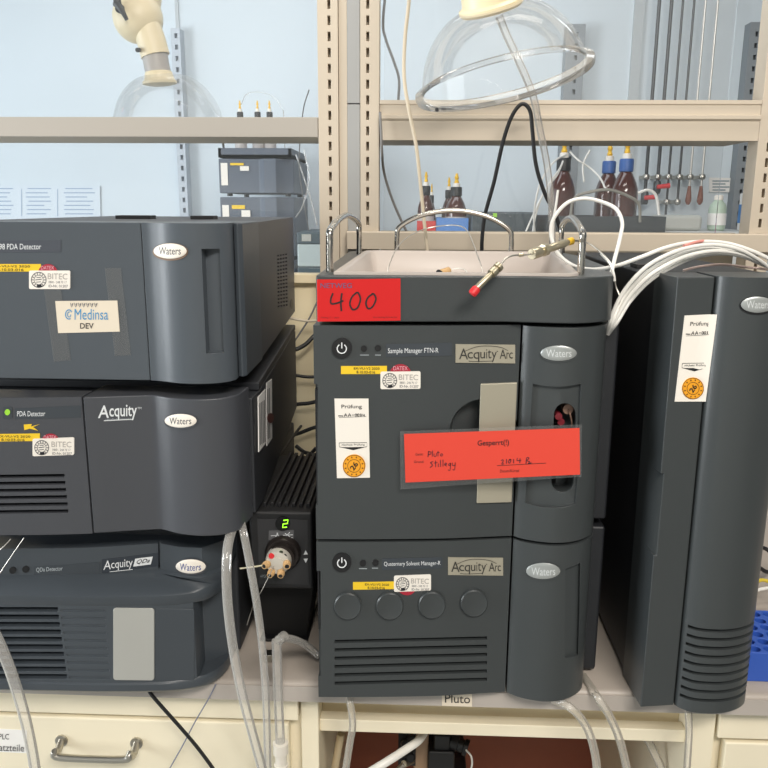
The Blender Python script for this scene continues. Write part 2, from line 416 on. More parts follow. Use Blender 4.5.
# ------------------------------------------------------------------ reagent rack
PY = 1.60
GR = 'slotted uprights of the reagent rack'
def upright(xa, xb, xs, zt, sw, label, m=beige, z0=.901):
    t = thing('slotted_upright', label, 'upright', ((xa+xb)/2, PY+.02, z0))
    o = obj('post', box(nb(), xa, xb, PY, PY+.05, z0, zt), m, t)
    bm = nb(); z = 1.30; k = 0
    while z < zt-.03:
        box(bm, xs-sw/2, xs+sw/2, PY-.01, PY+.02, z, z+.0165); z += .0285
    cut(o, bm); add_bevel(o, .0012, 2)
    return t
upright(-.1945, -.1553, -.172, 2.35, .0055, 'left slotted beige upright of the rack between the two glass bays')
upright(-.1130, -.0765, -.0985, 2.35, .0055, 'slotted upright with dark slots right of the grey post cover')
t = thing('post_cover', 'narrow vertical cover strip between the two slotted uprights', 'cover', (-.134, PY+.02, .901))
obj('beige_strip', box(nb(), -.1545, -.1382, PY+.004, PY+.05, .901, 2.35), beige, t, bevel=.001)
o = obj('grey_strip', box(nb(), -.1380, -.1138, PY+.002, PY+.05, 1.73, 2.35), greyP, t, bevel=.001)
obj('grey_strip', box(nb(), -.1380, -.1138, PY+.002, PY+.05, .901, 1.728), greyP, t, bevel=.001)
upright(.648, .690, .668, 2.0, .0055, 'slotted upright at the right edge carrying the right shelf end')
# shelves
t = thing('reagent_shelf', 'left beige shelf above the analysers with flat front lip', 'shelf', (-.7, 1.69, 1.667), 'reagent rack shelves')
obj('front_lip', box(nb(), -1.5, -.1955, PY, PY+.012, 1.667, 1.7042), beigeDim, t, bevel=.0012)
obj('board', box(nb(), -1.5, -.1955, PY+.012, 1.764, 1.667, 1.690), beigeD, t)
t = thing('reagent_shelf', 'right beige shelf with stepped front lip behind the clear dome', 'shelf', (.35, 1.69, 1.662), 'reagent rack shelves')
z1 = 1.7357; zm = 1.7075; z0 = 1.662
bm = prismX(nb(), [(PY, z1), (PY, z1-.007), (PY+.003, z1-.009), (PY+.003, zm+.002), (PY-.004, zm), (PY-.004, zm-.006), (PY+.002, zm-.010), (PY+.002, z0), (PY+.012, z0), (PY+.012, z1)], -.0755, .6475)
obj('front_lip', bm, beige, t, smooth=20)
obj('board', box(nb(), -.0755, .6475, PY+.012, 1.77, z0+.002, z0+.024), beigeD, t)
# lower rail and panels
t = thing('rack_rail', 'beige rail low in the right bay behind the white bottle tray', 'rail', (.28, PY+.02, 1.45))
bm = prismX(nb(), [(PY-.016, 1.4535), (PY-.016, 1.4855), (PY-.013, 1.488), (PY-.001, 1.488), (PY-.001, 1.4535)], at(347, 240, 1.584).x, .70)
obj('rail_body', bm, beige, t, smooth=20)
obj('lower_panel', box(nb(), -.0755, .6475, 1.665, 1.678, .9005, 1.487), beigeD, None, cat='panel', label='grey beige back panel below the rail in the right bay', bevel=.001)
t = thing('splash_panel', 'cream back panel seen in the gap between the two instrument stacks', 'panel', (-.8, 1.66, .9))
pz = .976; pu = 1.378
obj('upper_strip', box(nb(), -1.5, -.196, 1.630, 1.672, pu+.002, 1.399), creamW, t, bevel=.002)
obj('main_panel', box(nb(), -1.5, -.196, 1.650, 1.672, pz, pu), creamW, t, bevel=.001)
obj('lower_strip', box(nb(), -1.5, -.196, 1.640, 1.672, .9005, pz-.002), creamW, t, bevel=.001)
obj('glass_panel', box(nb(), -1.5, -.197, 1.766, 1.771, 1.40, 2.35), glassP, None, cat='glass', smooth=0, label='large clear glass pane closing the left bay of the rack')
obj('glass_panel', box(nb(), -.0745, .6475, 1.774, 1.779, 1.40, 2.35), glassP, None, cat='glass', smooth=0, label='clear glass pane closing the right bay of the rack')
# ================================================================== beyond the glass
RY = 3.9
def wallrail(px0, px1, py0, label, m, y0=3.93):
    a = at(px0, py0, y0); b = at(px1, py0, y0)
    t = thing('wall_rail', label, 'rail', ((a.x+b.x)/2, y0, 1.0), 'slotted rails on the far wall')
    o = obj('channel', box(nb(), a.x, b.x, y0, 3.999, .95, a.z), m, t)
    bm = nb(); z = 1.3; c = a.x*.45+b.x*.55
    while z < a.z-.04: box(bm, c-.007, c+.007, y0-.02, y0+.03, z, z+.022); z += .05
    cut(o, bm)
wallrail(170.5, 179.5, 28, 'pale slotted wall rail behind the left glass beside the left dome', railM)
wallrail(567, 586, 24, 'grey slotted wall rail behind the right edge of the big dome', railD)
wallrail(751, 764, 22, 'grey slotted wall rail at the far right behind the shelf', railD)
# poster
t = thing('wall_poster', 'pale printed table poster on the far wall above the left detector', 'poster', at(50, 213, 3.99))
sp = planeY(3.994)
sheet(t, 'poster_sheet', ((-40, 185), (100, 186), (101, 236), (-40, 236)), sp, mat('poster_paper', (214, 224, 232), .6), .003, n=1)
bm = nb(); ST = []
for k in range(7):
    y = 188+k*4.2
    for (xa_, xb_) in ((-20, 15), (26, 52), (64, 96)):
        ST.append([[(xa_+random.uniform(0, 3), y+.6), (xb_-random.uniform(0, 9), y+.6)], 1.0, 0])
for x in (22, 58): ST.append([[(x, 189), (x, 216)], .7, 0])
printing(t, 'printed_lines', sp, mat('poster_print', (150, 170, 196), .6), (), ST, off=.0045)
# gas pipes on the far wall
PD = [(652, 664, 660, 3.2, pipeD, 'dark'), (664, 0, 0, 3.2, pipeD, 'dark'), (675, 0, 0, 2.2, pipeD, 'dark'), (686, 0, 0, 2.2, pipeD, 'dark'), (697, 0, 0, 2.2, pipeL, 'pale'), (709, 0, 0, 2.2, pipeL, 'pale')]
NTH = ['first', 'second', 'third', 'fourth', 'fifth', 'sixth']
pend = [203, 196, 220, 205, 197, 197]
for k, (px, _, _, w, m, tone) in enumerate(PD):
    a = at(px, 100, 3.9); r = w/2*3.95/790
    ze = at(px-5, pend[k], 3.9).z
    t = thing('gas_pipe', '%s vertical gas pipe on the far wall, %s from the left of six' % (tone, NTH[k]), 'pipe', (a.x, 3.9, ze), 'gas pipes on the far wall')
    bm = nb(); tube(bm, [(a.x, 3.9, ze), (a.x, 3.9, 3.1)], r, 10, smooth=False); obj('pipe_run', bm, m, t)
    for py in (177, 202)[:1 if k in (1, 4, 5) else 2]:
        bm = nb(); z = at(px-5, py, 3.9).z; lathe(bm, [(.013, -.012), (.016, -.006), (.016, .006), (.013, .012)], (a.x, 3.9, z), seg=12)
        box(bm, a.x-.008, a.x+.008, 3.9, 3.998, z-.008, z+.008)
        obj('wall_clamp', bm, steelS, t)
    if k in (0, 1):
        z = at(px-5, (198, 187)[k], 3.87).z; bm = nb()
        lathe(bm, [(.014, -.03), (.018, -.02), (.018, .02), (.014, .03)], (a.x, 3.9, z), seg=12)
        obj('valve_body', bm, pipeD, t)
        bm = nb(); cyl(bm, (a.x, 3.9, z), (a.x, 3.86, z), .008); cyl(bm, (a.x-.012, 3.862, z), (a.x+.045, 3.855, z+.006), .010, .012, 10)
        obj('valve_handle', bm, redC, t, label='red lever handle')
    if k in (4, 5):
        bm = nb(); lathe(bm, [(.007, .05), (.009, .03), (.013, .0), (.014, -.02), (.008, -.032), (.005, -.036)], (a.x, 3.9, ze), seg=14)
        obj('hose_nozzle', bm, mat('brown_nozzle', (132, 76, 56), .5), t, label='brown outlet nozzle')
# little wall sign, green bottle, carton
t = thing('wall_sign', 'small white printed notice on the wall right of the gas pipes', 'sign', at(720, 192, 3.99))
sheet(t, 'sign_plate', ((709, 177.5), (732, 178), (732, 192.5), (709, 192)), sp, paper, .004, n=1)
printing(t, 'printed_lines', sp, mat('sign_print', (120, 140, 150), .6), (), [[[(712, y), (729-(k % 2)*4, y)], 1.1, 0] for k, y in enumerate((181, 184, 187, 190))], off=.006)
# tall instruments on the far bench with solvent trays on top
def far_stack(px0, px1, zs, Y, dep, labels, group):
    a = at(px0, 190, Y); b = at(px1, 190, Y)
    for (z0, z1), lb in zip(zs, labels):
        t = thing('analyser', lb, 'analyser', ((a.x+b.x)/2, Y, z0), group)
        pts = [(a.x, Y), (a.x+(b.x-a.x)*.55, Y+.006), (a.x+(b.x-a.x)*.62, Y-.012), (a.x+(b.x-a.x)*.78, Y-.014), (a.x+(b.x-a.x)*.86, Y+.01), (b.x, Y+.03), (b.x, Y+dep), (a.x, Y+dep)]
        obj('housing', prism(nb(), pts, z0+.012, z1-.004), farI, t, bevel=.004)
        bm = nb()
        for x in (a.x+.03, b.x-.03):
            for y in (Y+.06, Y+dep-.05): cyl(bm, (x, y, z0), (x, y, z0+.0125), .012, seg=12)
        obj('feet', bm, black, t)
        s = planeY(Y+.004); h = z1-z0
        def q(u0, u1, v0, v1):
            return [(a.x+(b.x-a.x)*u0, z0+h*v1), (a.x+(b.x-a.x)*u1, z0+h*v1), (a.x+(b.x-a.x)*u1, z0+h*v0), (a.x+(b.x-a.x)*u0, z0+h*v0)]
        obj('inspection_label', prismY(nb(), q(.03, .12, .28, .86), Y-.0012, Y), white, t)
        obj('yellow_label', prismY(nb(), q(.16, .34, .80, .86), Y-.0012, Y+.001), yellow, t)
        obj('service_label', prismY(nb(), q(.29, .41, .66, .78), Y-.0018, Y+.001), white, t)
zsL = [(.90, 1.20), (1.20, 1.345), (1.345, 1.4999), (1.50, 1.579), (1.579, 1.74)]
a = at(220, 158, 3.4)
zz = [at(220, p, 3.4).z for p in (216, 196, 157.5, 148)]
zs = [(.90, 1.13), (1.13, 1.31), (1.31, zz[1]), (zz[1], zz[2])]
far_stack(219.5, 293, zs, 3.4, .45, ['lowest grey analyser of the far stack behind the left glass', 'second lowest grey analyser of the far stack behind the left glass', 'grey analyser seen just above the left detector through the glass', 'upper labelled grey analyser of the far stack under the solvent tray'], 'far left analyser stack')
t = thing('solvent_tray', 'grey solvent tray on top of the far stack behind the left shelf', 'tray', (-.68, 3.6, zz[2]))
xa = at(218, 150, 3.4).x; xb = at(291, 150, 3.4).x
bm = nb(); box(bm, xa, xb, 3.4, 3.85, zz[2], zz[2]+.012); box(bm, xa, xb, 3.4, 3.415, zz[2], zz[3]); box(bm, xa, xb, 3.835, 3.85, zz[2], zz[3]); box(bm, xa, xa+.012, 3.4, 3.85, zz[2], zz[3]); box(bm, xb-.012, xb, 3.4, 3.85, zz[2], zz[3])
obj('tray_body', bm, farI, t)
obj('tray_handle', tube(nb(), [(xa+.02, 3.42, zz[3]-.01), (xa+.02, 3.42, zz[3]+.05), (xa+.02, 3.62, zz[3]+.07), (xa+.02, 3.8, zz[3]+.05), (xa+.02, 3.8, zz[3]-.01)], .005), steel, t)
def bottle(x, y, z, r, hb, label, capm=capB, group=None, lab=True, tubes=True, body=amber):
    t = thing('solvent_bottle', label, 'bottle', (x, y, z), group)
    h = hb
    obj('glass_body', lathe(nb(), [(r*.9, 0), (r, .006), (r, h*.60), (r*.96, h*.68), (r*.80, h*.78), (r*.52, h*.90), (r*.42, h*.93), (r*.42, h)], (x, y, z), seg=28), body, t)
    if lab: obj('paper_label', lathe(nb(), [(r+.0008, h*.2), (r+.0008, h*.5)], (x, y, z), seg=28, caps=False), amberL, t)
    c = obj('cap', lathe(nb(), [(r*.50, h*.93), (r*.54, h*.94), (r*.54, h*1.10), (r*.48, h*1.12), (r*.34, h*1.12)], (x, y, z), seg=24), capm, t)
    obj('cap_insert', lathe(nb(), [(r*.34, h*1.11), (r*.34, h*1.19), (r*.24, h*1.20)], (x, y, z), seg=18), white, c)
    obj('fitting', lathe(nb(), [(r*.16, h*1.19), (r*.24, h*1.22), (r*.14, h*1.27), (r*.22, h*1.31), (r*.12, h*1.37), (r*.12, h*1.40)], (x, y, z), seg=12), fitY, c, label='yellow tubing fitting')
    return t
for k, (px, lb) in enumerate(((240, 'far bottle top with yellow fitting, leftmost above the left shelf'), (257.5, 'far bottle top with yellow fitting, middle one above the left shelf'), (269.5, 'far bottle top with yellow fitting, rightmost above the left shelf'))):
    p = at(px, 112, 3.55); z0 = zz[2]+.0125; h = (p.z-z0)/1.12
    bottle(p.x, 3.55, z0, .025, h, lb, black, 'bottles on the far left stack')
# thin solvent lines above those bottles
for (pts, lb) in (([(241, 105, 3.55), (246, 95, 3.55), (256, 92, 3.55), (272, 96, 3.55), (282, 108, 3.55), (284, 120, 3.52), (285, 149, 3.5)], 'thin clear solvent line arching over the far bottle tops'),
                  ([(309, 90, 2.6), (303, 112, 2.8), (299, 160, 2.95), (302, 190, 3.05), (306, 215, 3.11), (309, 231.5, 3.16)], 'dark thin line hanging behind the left glass beside the post')):
    obj('solvent_line', tube(nb(), [at(*p) for p in pts], .0020, 6), tubeC if 'clear' in lb else cordG, None, cat='tube', label=lb)
for pts, lb in (([(296, 155, 3.2), (303, 175, 3.0), (311, 200, 2.95), (317, 225, 2.9)], 'clear far tube sloping down right behind the left glass'),
                ([(304, 150, 3.0), (309, 178, 3.0), (303, 205, 3.0), (296, 217, 3.1)], 'clear far tube curling left behind the left glass')):
    obj('drain_tube', tube(nb(), [at(*p) for p in pts], .0028, 8), tubeC, None, cat='tube', label=lb)
# low dark analyser pieces right of the far left stack (seen in the gap)
a = at(297, 236, 3.1); b = at(340, 236, 3.1)
for (p0, p1, lb) in ((232, 244, 'teal grey analyser with lit front in the gap, upper one'), (267, 296, 'teal grey analyser in the gap behind the glass, lower one')):
    z1 = at(310, p0, 3.1).z; z0 = at(310, p1, 3.1).z
    t = thing('analyser', lb, 'analyser', ((a.x+b.x)/2, 3.1, z0), 'far analysers in the gap')
    obj('housing', box(nb(), a.x, b.x, 3.1, 3.5, z0, z1), teal, t, bevel=.006)
    z = z1*.5+z0*.5; c = at(307, 240, 3.1).x
    obj('display', box(nb(), c-.02, c+.016, 3.097, 3.1, z-.012, z+.014), silver, t)
z1 = at(310, 267, 3.1).z; z2 = at(310, 244, 3.1).z
t = thing('analyser', 'pale grey analyser sandwiched between two teal ones in the gap', 'analyser', ((a.x+b.x)/2, 3.1, z1), 'far analysers in the gap')
obj('housing', box(nb(), a.x, b.x, 3.1, 3.5, z1+.0005, z2-.0005), mat('pale_instrument', (176, 188, 188), .5), t, bevel=.006)
z0 = at(310, 296, 3.1).z
t = thing('bench_riser', 'plain grey riser shelf under the far analysers in the gap', 'riser', ((a.x+b.x)/2, 3.3, .90))
obj('riser_top', box(nb(), a.x-.02, b.x+.02, 3.09, 3.52, z0-.02, z0-.0005), creamP, t)
for x in (a.x-.02, b.x): obj('leg', box(nb(), x, x+.02, 3.09, 3.52, .90, z0-.02), creamP, t)
# right bay: bottles and boxes on far analysers
Y = 3.3
zt = at(520, 237, Y).z
t = thing('analyser', 'wide dark analyser behind the right glass under the far bottles', 'analyser', (.55, Y, .90), 'far right analysers')
xa = at(398, 236, Y).x; xb = at(540, 236, Y).x
obj('housing', prism(nb(), [(xa, Y), (xb-.03, Y), (xb, Y+.03), (xb, Y+.5), (xa, Y+.5)], .90, zt-.03), mat('far_dark_instrument', (66, 76, 82), .5), t, bevel=.006)
p0 = at(470, 212, Y); p1 = at(538, 205, Y)
t = thing('analyser', 'small dark analyser block behind the black cable arch', 'analyser', ((p0.x+p1.x)/2, Y, zt-.03), 'far right analysers')
obj('housing', box(nb(), p0.x+.006, p1.x, Y, Y+.35, zt-.03, p0.z), mat('far_dark_instrument', (66, 76, 82), .5), t, bevel=.008)
obj('status_lamp', box(nb(), at(495, 214, Y).x-.008, at(495, 214, Y).x+.008, Y-.004, Y, p0.z-.02, p0.z-.004), ledY, t)
def tray(px0, px1, py0, py1, Y, m, nm, lb, dep=.16, zb=None):
    a = at(px0, py0, Y); b = at(px1, py1, Y); z0 = b.z if zb is None else zb
    t = thing(nm, lb, 'tray', ((a.x+b.x)/2, Y, z0))
    bm = nb(); w = .005
    box(bm, a.x, b.x, Y, Y+dep, z0, z0+.01); box(bm, a.x, b.x, Y, Y+w, z0+.01, a.z); box(bm, a.x, b.x, Y+dep-w, Y+dep, z0+.01, a.z)
    box(bm, a.x, a.x+w, Y+w, Y+dep-w, z0+.01, a.z); box(bm, b.x-w, b.x, Y+w, Y+dep-w, z0+.01, a.z)
    obj('tray_body', bm, m, t); return a, b, z0
a, b, z0 = tray(417, 435.5, 221, 237, 3.34, redT, 'bottle_tray', 'small red tray of amber bottles behind the right glass', .18, zt-.03)
for k, (px, r, top, lb) in enumerate(((426, .034, 186, 'amber bottle with yellow fitting in the red far tray, left one'), (432, .026, 195, 'shorter amber bottle in the red far tray, right one'))):
    p = at(px, top, 3.41); zb = z0+.0105; bottle(p.x, 3.39+.09*k, zb, r if k == 0 else .018, (p.z-zb)/1.12, lb, black, 'amber bottles in the far trays')
a, b, z0 = tray(436.5, 468, 218, 237, 3.34, blueT, 'bottle_tray', 'pale blue tray of amber bottles behind the right glass', .28, zt-.03)
for px, r, top, lb in ((449, .030, 190, 'amber bottle with yellow fitting in the blue far tray, rear left one'), (456.5, .044, 187, 'round amber bottle in the blue far tray, front one')):
    Yb = 3.54 if r < .04 else 3.40
    p = at(px, top, Yb); zb = z0+.0105; bottle(p.x, Yb, zb, r, (p.z-zb)/1.12, lb, black, 'amber bottles in the far trays')
# black solvent tray with large amber bottles
Y = 3.25
a = at(547, 216, Y); b = at(665, 233, Y)
t = thing('analyser', 'dark analyser carrying the black tray of big amber bottles', 'analyser', ((a.x+b.x)/2, Y+.2, .90), 'far right analysers')
obj('housing', box(nb(), a.x, b.x, Y+.01, Y+.5, .90, b.z-.02), mat('far_dark_instrument', (66, 76, 82), .5), t, bevel=.006)
zb = b.z-.02
t = thing('solvent_tray', 'long black tray holding the big amber bottles behind the right glass', 'tray', ((a.x+b.x)/2, Y+.2, zb))
bm = nb(); box(bm, a.x, b.x, Y, Y+.45, zb, zb+.012); box(bm, a.x, b.x, Y, Y+.012, zb+.012, a.z); box(bm, a.x, b.x, Y+.438, Y+.45, zb+.012, a.z); box(bm, a.x, a.x+.012, Y+.012, Y+.438, zb+.012, a.z); box(bm, b.x-.012, b.x, Y+.012, Y+.438, zb+.012, a.z)
obj('tray_body', bm, mat('black_tray', (48, 54, 58), .5), t)
for k, (px, w, top, yy, cm, lb) in enumerate(((609.0, 23, 167, Y+.17, capB, 'big amber bottle with blue cap, left of the blue capped pair'), (626.5, 24, 165, Y+.065, capB, 'big amber bottle with blue cap, right of the blue capped pair'), (564, 24, 158, Y+.10, black, 'big amber bottle with black cap half hidden behind the white hose'))):
    p = at(px, top, yy); z1 = zb+.0125; bottle(p.x, yy, z1, w/2*(yy+.1)/790, (p.z-z1)/1.03 if cm is capB else (p.z-z1)/1.12, lb, cm, 'big amber bottles in the black tray', lab=False)
for k, (pts, lb) in enumerate((([(566, 152, 3.36), (560, 168, 3.3), (550, 182, 3.25), (540, 200, 3.2), (530, 222, 3.2), (524, 236, 3.2)], 'white solvent line falling left from the black capped bottle, upper'),
        ([(566, 154, 3.36), (557, 175, 3.28), (545, 190, 3.22), (536, 214, 3.2), (532, 236, 3.2)], 'white solvent line falling left from the black capped bottle, lower'),
        ([(570, 152, 3.36), (578, 160, 3.3), (590, 168, 3.3), (600, 178, 3.25), (606, 190, 3.2)], 'pale solvent line running right from the black capped bottle'),
        ([(566, 155, 3.30), (556, 160, 3.2), (546, 172, 3.15), (538, 190, 3.12), (534, 215, 3.15), (535, 236, 3.2)], 'thin solvent line arching left of the black capped bottle, nearest'),
        ([(590, 150, 3.3), (583, 165, 3.3), (584, 182, 3.3)], 'pale line hanging behind the right glass beside the black capped bottle'),
        ([(570, 222, 3.235), (574, 199, 3.2), (590, 192, 3.18), (610, 190, 3.18), (630, 197, 3.2), (639, 205, 3.22), (640, 222, 3.235)], 'grey brown hose arching in front of the amber bottles'),
        ([(638, 193, 3.2), (648, 190, 3.2), (656, 196, 3.2), (659, 215, 3.2)], 'short white hose arching right of the amber bottles'))):
    obj('solvent_line', tube(nb(), [at(*p) for p in pts], .006 if k > 4 else .0040, 6), mat('grey_hose', (150, 146, 136), .5) if k == 5 else tubeW, None, cat='tube', label=lb)
Y = 3.4
p = at(720, 232, Y); z0 = BT
def stand(px0, px1, py, Y, dep, lb):
    a = at(px0, py, Y); b = at(px1, py, Y)
    t = thing('wall_cabinet', lb, 'cabinet', ((a.x+b.x)/2, Y, .90))
    obj('carcass', box(nb(), a.x, b.x, Y, Y+dep, .90, a.z), mat('pale_cabinet', (206, 208, 206), .5), t, bevel=.006); return a.z
zc = stand(662, 768, 231, 3.3, .5, 'pale cabinet behind the right glass below the green bottle')
a = at(664, 220, 3.34); b = at(702, 231, 3.34)
t = thing('storage_box', 'rounded pale box on the cabinet below the gas pipes', 'box', ((a.x+b.x)/2, 3.45, zc))
obj('box_body', box(nb(), a.x, b.x, 3.34, 3.54, zc+.0005, a.z+.02), mat('pale_box', (196, 198, 192), .5), t, bevel=.016, seg=4)
p = at(719, 196, 3.4); h = p.z-zc
t = thing('wash_bottle', 'pale green squat plastic bottle below the small wall notice', 'bottle', (p.x, 3.4, zc+.0005))
obj('bottle_body', lathe(nb(), [(.030, 0), (.035, .006), (.036, h*.62), (.030, h*.76), (.017, h*.86), (.015, h*.9)], (p.x, 3.4, zc+.0005), seg=24), greenB, t)
obj('bottle_cap', lathe(nb(), [(.018, h*.88), (.018, h*1.0), (.012, h*1.03)], (p.x, 3.4, zc+.0005), seg=20), white, t)
obj('bottle_label', lathe(nb(), [(.0368, h*.16), (.0368, h*.5)], (p.x, 3.4, zc+.0005), seg=24, caps=False), paper, t)
a = at(750, 193, 3.4); b = at(758, 230, 3.4)
t = thing('carton', 'narrow white and blue carton at the far right behind the glass', 'carton', ((a.x+b.x)/2, 3.4, zc+.0005))
obj('carton_body', box(nb(), a.x, b.x, 3.4, 3.5, zc+.0005, a.z), paper, t, bevel=.002)
obj('blue_band', box(nb(), a.x-.0005, b.x+.0005, 3.3992, 3.5008, zc+.03, zc+(a.z-zc)*.7), mat('carton_blue', (84, 140, 200), .5), t)
# ================================================================== instruments
def outline(f, x0, x1, yb, n=24):
    return [(x0+(x1-x0)*i/n, f(x0+(x1-x0)*i/n)) for i in range(n+1)]+[(x1, yb), (x0, yb)]
def badge(parent, cx, cy, rx, ry, sf, face, textm, rim, tw=.7):
    b = nb(); decal_bm(b, ell(cx, cy+.8, rx+1.2, ry+1.2, 32), sf, .0012, -.001)
    o = obj('badge_rim', b, rim, parent)
    b = nb(); P0 = [sf.pt(*p) for p in ell(cx, cy, rx, ry, 32)]; P1 = [sf.pt(*p) for p in ell(cx, cy, rx*.93, ry*.88, 32)]
    loft(b, [[sf.fix(p, -.001) for p in P0], [sf.fix(p, .0016) for p in P0], [sf.fix(p, .0023) for p in P1]]+[[sf.fix(sf.pt(*p), .0024) for p in ell(cx, cy, rx*k, ry*k, 32)] for k in (.65, .35, .03)])
    o = obj('badge', b, face, parent, label='oval maker badge')
    printing(o, 'badge_text', sf, textm, [('Waters', (cx-rx*tw, cy-ry*.52, cx+rx*tw, cy+ry*.45))], off=.0026)
def seal_label(parent, sf, x, y, w, h, dy=1.0, red_=None, yel=None):
    """yellow strip, red round seal and white service label"""
    if yel:
        x0, y0, x1, y1 = yel
        o = sheet(parent, 'yellow_label', ((x0, y0), (x1, y0+dy*.5), (x1, y1+dy*.5), (x0, y1)), sf, yellow, .0006, n=4)
        printing(o, 'printed_text', sf, ink, [('EX-VU-V2 2020', (x0+(x1-x0)*.28, y0+1, x1-(x1-x0)*.16, y0+(y1-y0)*.42, .3), .01), ('8.10.03-016', (x0+(x1-x0)*.34, y0+(y1-y0)*.56, x1-(x1-x0)*.26, y1-.8, .3), .01)], off=.001)
    if red_:
        cx, cy, r = red_
        o = decal(parent, 'red_seal', ell(cx, cy, r, r, 28), sf, redseal, .0009)
        printing(o, 'printed_text', sf, mat('pink_print', (225, 170, 180), .6), [('DATEX', (cx-r*.65, cy-r*.82, cx+r*.65, cy-r*.45))], off=.0012)
    o = decal(parent, 'service_label', rr(x, y, x+w, y+h, 1.6, dy), sf, white, .0013)
    rx, ry = h*.40, h*.41; cx, cy = x+h*.5+.6, y+h*.5
    st = [[ell(cx, cy, rx, ry, 24)+[ell(cx, cy, rx, ry, 24)[0]], .7, 1], [ell(cx, cy, rx*.62, ry*.62, 20)+[ell(cx, cy, rx*.62, ry*.62, 20)[0]], .5, 1],
          [[(cx-rx*.45, cy), (cx+rx*.4, cy-ry*.1)], .7, 0], [[(cx-rx*.3, cy-ry*.3), (cx+rx*.3, cy-ry*.35)], .6, 0], [[(cx-rx*.35, cy+ry*.3), (cx+rx*.3, cy+ry*.25)], .6, 0]]
    for k in range(14):
        a = 2*math.pi*k/14; st.append([[(cx+rx*.68*math.cos(a), cy+ry*.68*math.sin(a)), (cx+rx*.95*math.cos(a), cy+ry*.95*math.sin(a))], .7, 0])
    tx = x+w*.46
    printing(o, 'printed_seal', sf, mat('dark_grey_print', (80, 80, 84), .6), (), st, off=.0017)
    printing(o, 'printed_text', sf, greyink, [('0800 - 248 70 17', (tx+w*.02, y+h*.55, x+w*.92, y+h*.68, .3)), ('ID-Nr. 01207', (tx+w*.02, y+h*.75, x+w*.95, y+h*.9, .3), .01)], off=.0017)
    printing(o, 'printed_name', sf, mat('pale_grey_print', (176, 170, 164), .6), [('BITEC', (tx, y+h*.14, x+w*.94, y+h*.46, .4), .006)], off=.0017)
    printing(o, 'printed_mark', sf, ink, (), [[ell(cx, cy, rx*.82, ry*.82, 5, 62, 108), ry*.34, 0]], off=.0018)
def inspection(parent, sf, q, number='AA-0034', rot=-20):
    """white Pruefung label: corners TL TR BR BL"""
    o = sheet(parent, 'inspection_label', q, sf, white, .0007, n=4)
    TL, TR, BR, BL = [Vector(p+(0,)) for p in q]
    def uv(u, v):
        p = TL.lerp(TR, u).lerp(BL.lerp(BR, u), v); return (p.x, p.y)
    def R(u0, v0, u1, v1):
        a = uv(u0, v0); b = uv(u1, v0); c = uv(u1, v1); d = uv(u0, v1); return (a[0], a[1], b[0], d[1], b[1]-a[1], d[0]-a[0])
    hand = []
    xs = [.30, .34, .38, .42, .46, .50, .54]; ys = [.225, .185, .225, .190, .222, .19, .215]
    hand.append([[uv(.27, .225), uv(.32, .185), uv(.35, .222)], .8, 1]); hand.append([[uv(.28, .21), uv(.35, .205)], .7, 1])
    hand.append([[uv(.39, .225), uv(.43, .185), uv(.47, .222)], .8, 1]); hand.append([[uv(.40, .21), uv(.47, .205)], .7, 1])
    hand.append([[uv(.51, .206), uv(.56, .206)], .7, 1])
    for u in (.62, .69): hand.append([[uv(u+.028*math.cos(k*math.pi/4), .206+.014*math.sin(k*math.pi/4)) for k in range(9)], .7, 2])
    hand.append([[uv(.745, .192), uv(.785, .196), uv(.755, .206), uv(.79, .214), uv(.745, .22)], .7, 2])
    hand.append([[uv(.83, .19), uv(.82, .21), uv(.88, .21)], .7, 1]); hand.append([[uv(.87, .196), uv(.865, .224)], .7, 1])
    hand.append([[uv(.10, .215), uv(.24, .218)], .9, 0]); hand.append([[uv(.12, .236), uv(.92, .226)], .35, 0])
    fr = [uv(.10, .555), uv(.93, .555), uv(.93, .605), uv(.52, .645), uv(.10, .605), uv(.10, .555)]
    printing(o, 'printed_text', sf, ink, [('Prüfung', R(.20, .075, .80, .135), .006), ('nächste Prüfung', R(.18, .567, .86, .597))], hand+[[fr, .5, 0]], off=.0011)
    bm = nb(); V = [sf.fix(sf.pt(*uv(u, v)), .0012) for u, v in ((.13, .610), (.90, .610), (.52, .648))]
    bm.faces.new([bm.verts.new(p) for p in V]); obj('printed_arrow', bm, ink, o, smooth=0)
    c = uv(.53, .845); w = (TR-TL).length; r = w*.335
    s = decal(o, 'year_seal', ell(c[0], c[1], r, r*1.0, 32), sf, orange, .0015)
    st = [[ell(c[0], c[1], r*.56, r*.56, 24)+[ell(c[0], c[1], r*.56, r*.56, 24)[0]], .5, 1], [ell(c[0], c[1], r*.95, r*.95, 28)+[ell(c[0], c[1], r*.95, r*.95, 28)[0]], .5, 1]]
    for k in range(12):
        a = 2*math.pi*k/12+.26; st.append([[(c[0]+r*.70*math.cos(a), c[1]+r*.70*math.sin(a)), (c[0]+r*.84*math.cos(a), c[1]+r*.84*math.sin(a))], 1.1, 0])
    a = math.radians(-55); d = (math.cos(a), math.sin(a)); n = (-d[1], d[0]); hw, hh = r*.36, r*.24
    bm = nb(); C = [(c[0]+d[0]*sx*hw+n[0]*sy*hh, c[1]+d[1]*sx*hw+n[1]*sy*hh) for sx, sy in ((-1, -1), (1, -1), (1, 1), (-1, 1))]
    V, Fc = glyphs('26', .02); P = [sf.pt(*p) for p in C]
    vs = [bm.verts.new(sf.fix(P[3].lerp(P[2], u).lerp(P[0].lerp(P[1], u), v), .0022)) for u, v in V]
    for f in Fc: bm.faces.new([vs[i] for i in f])
    obj('year_number', bm, ink, s, smooth=0)
    printing(s, 'printed_ring', sf, mat('seal_print', (110, 66, 20), .6), (), st, off=.0019)
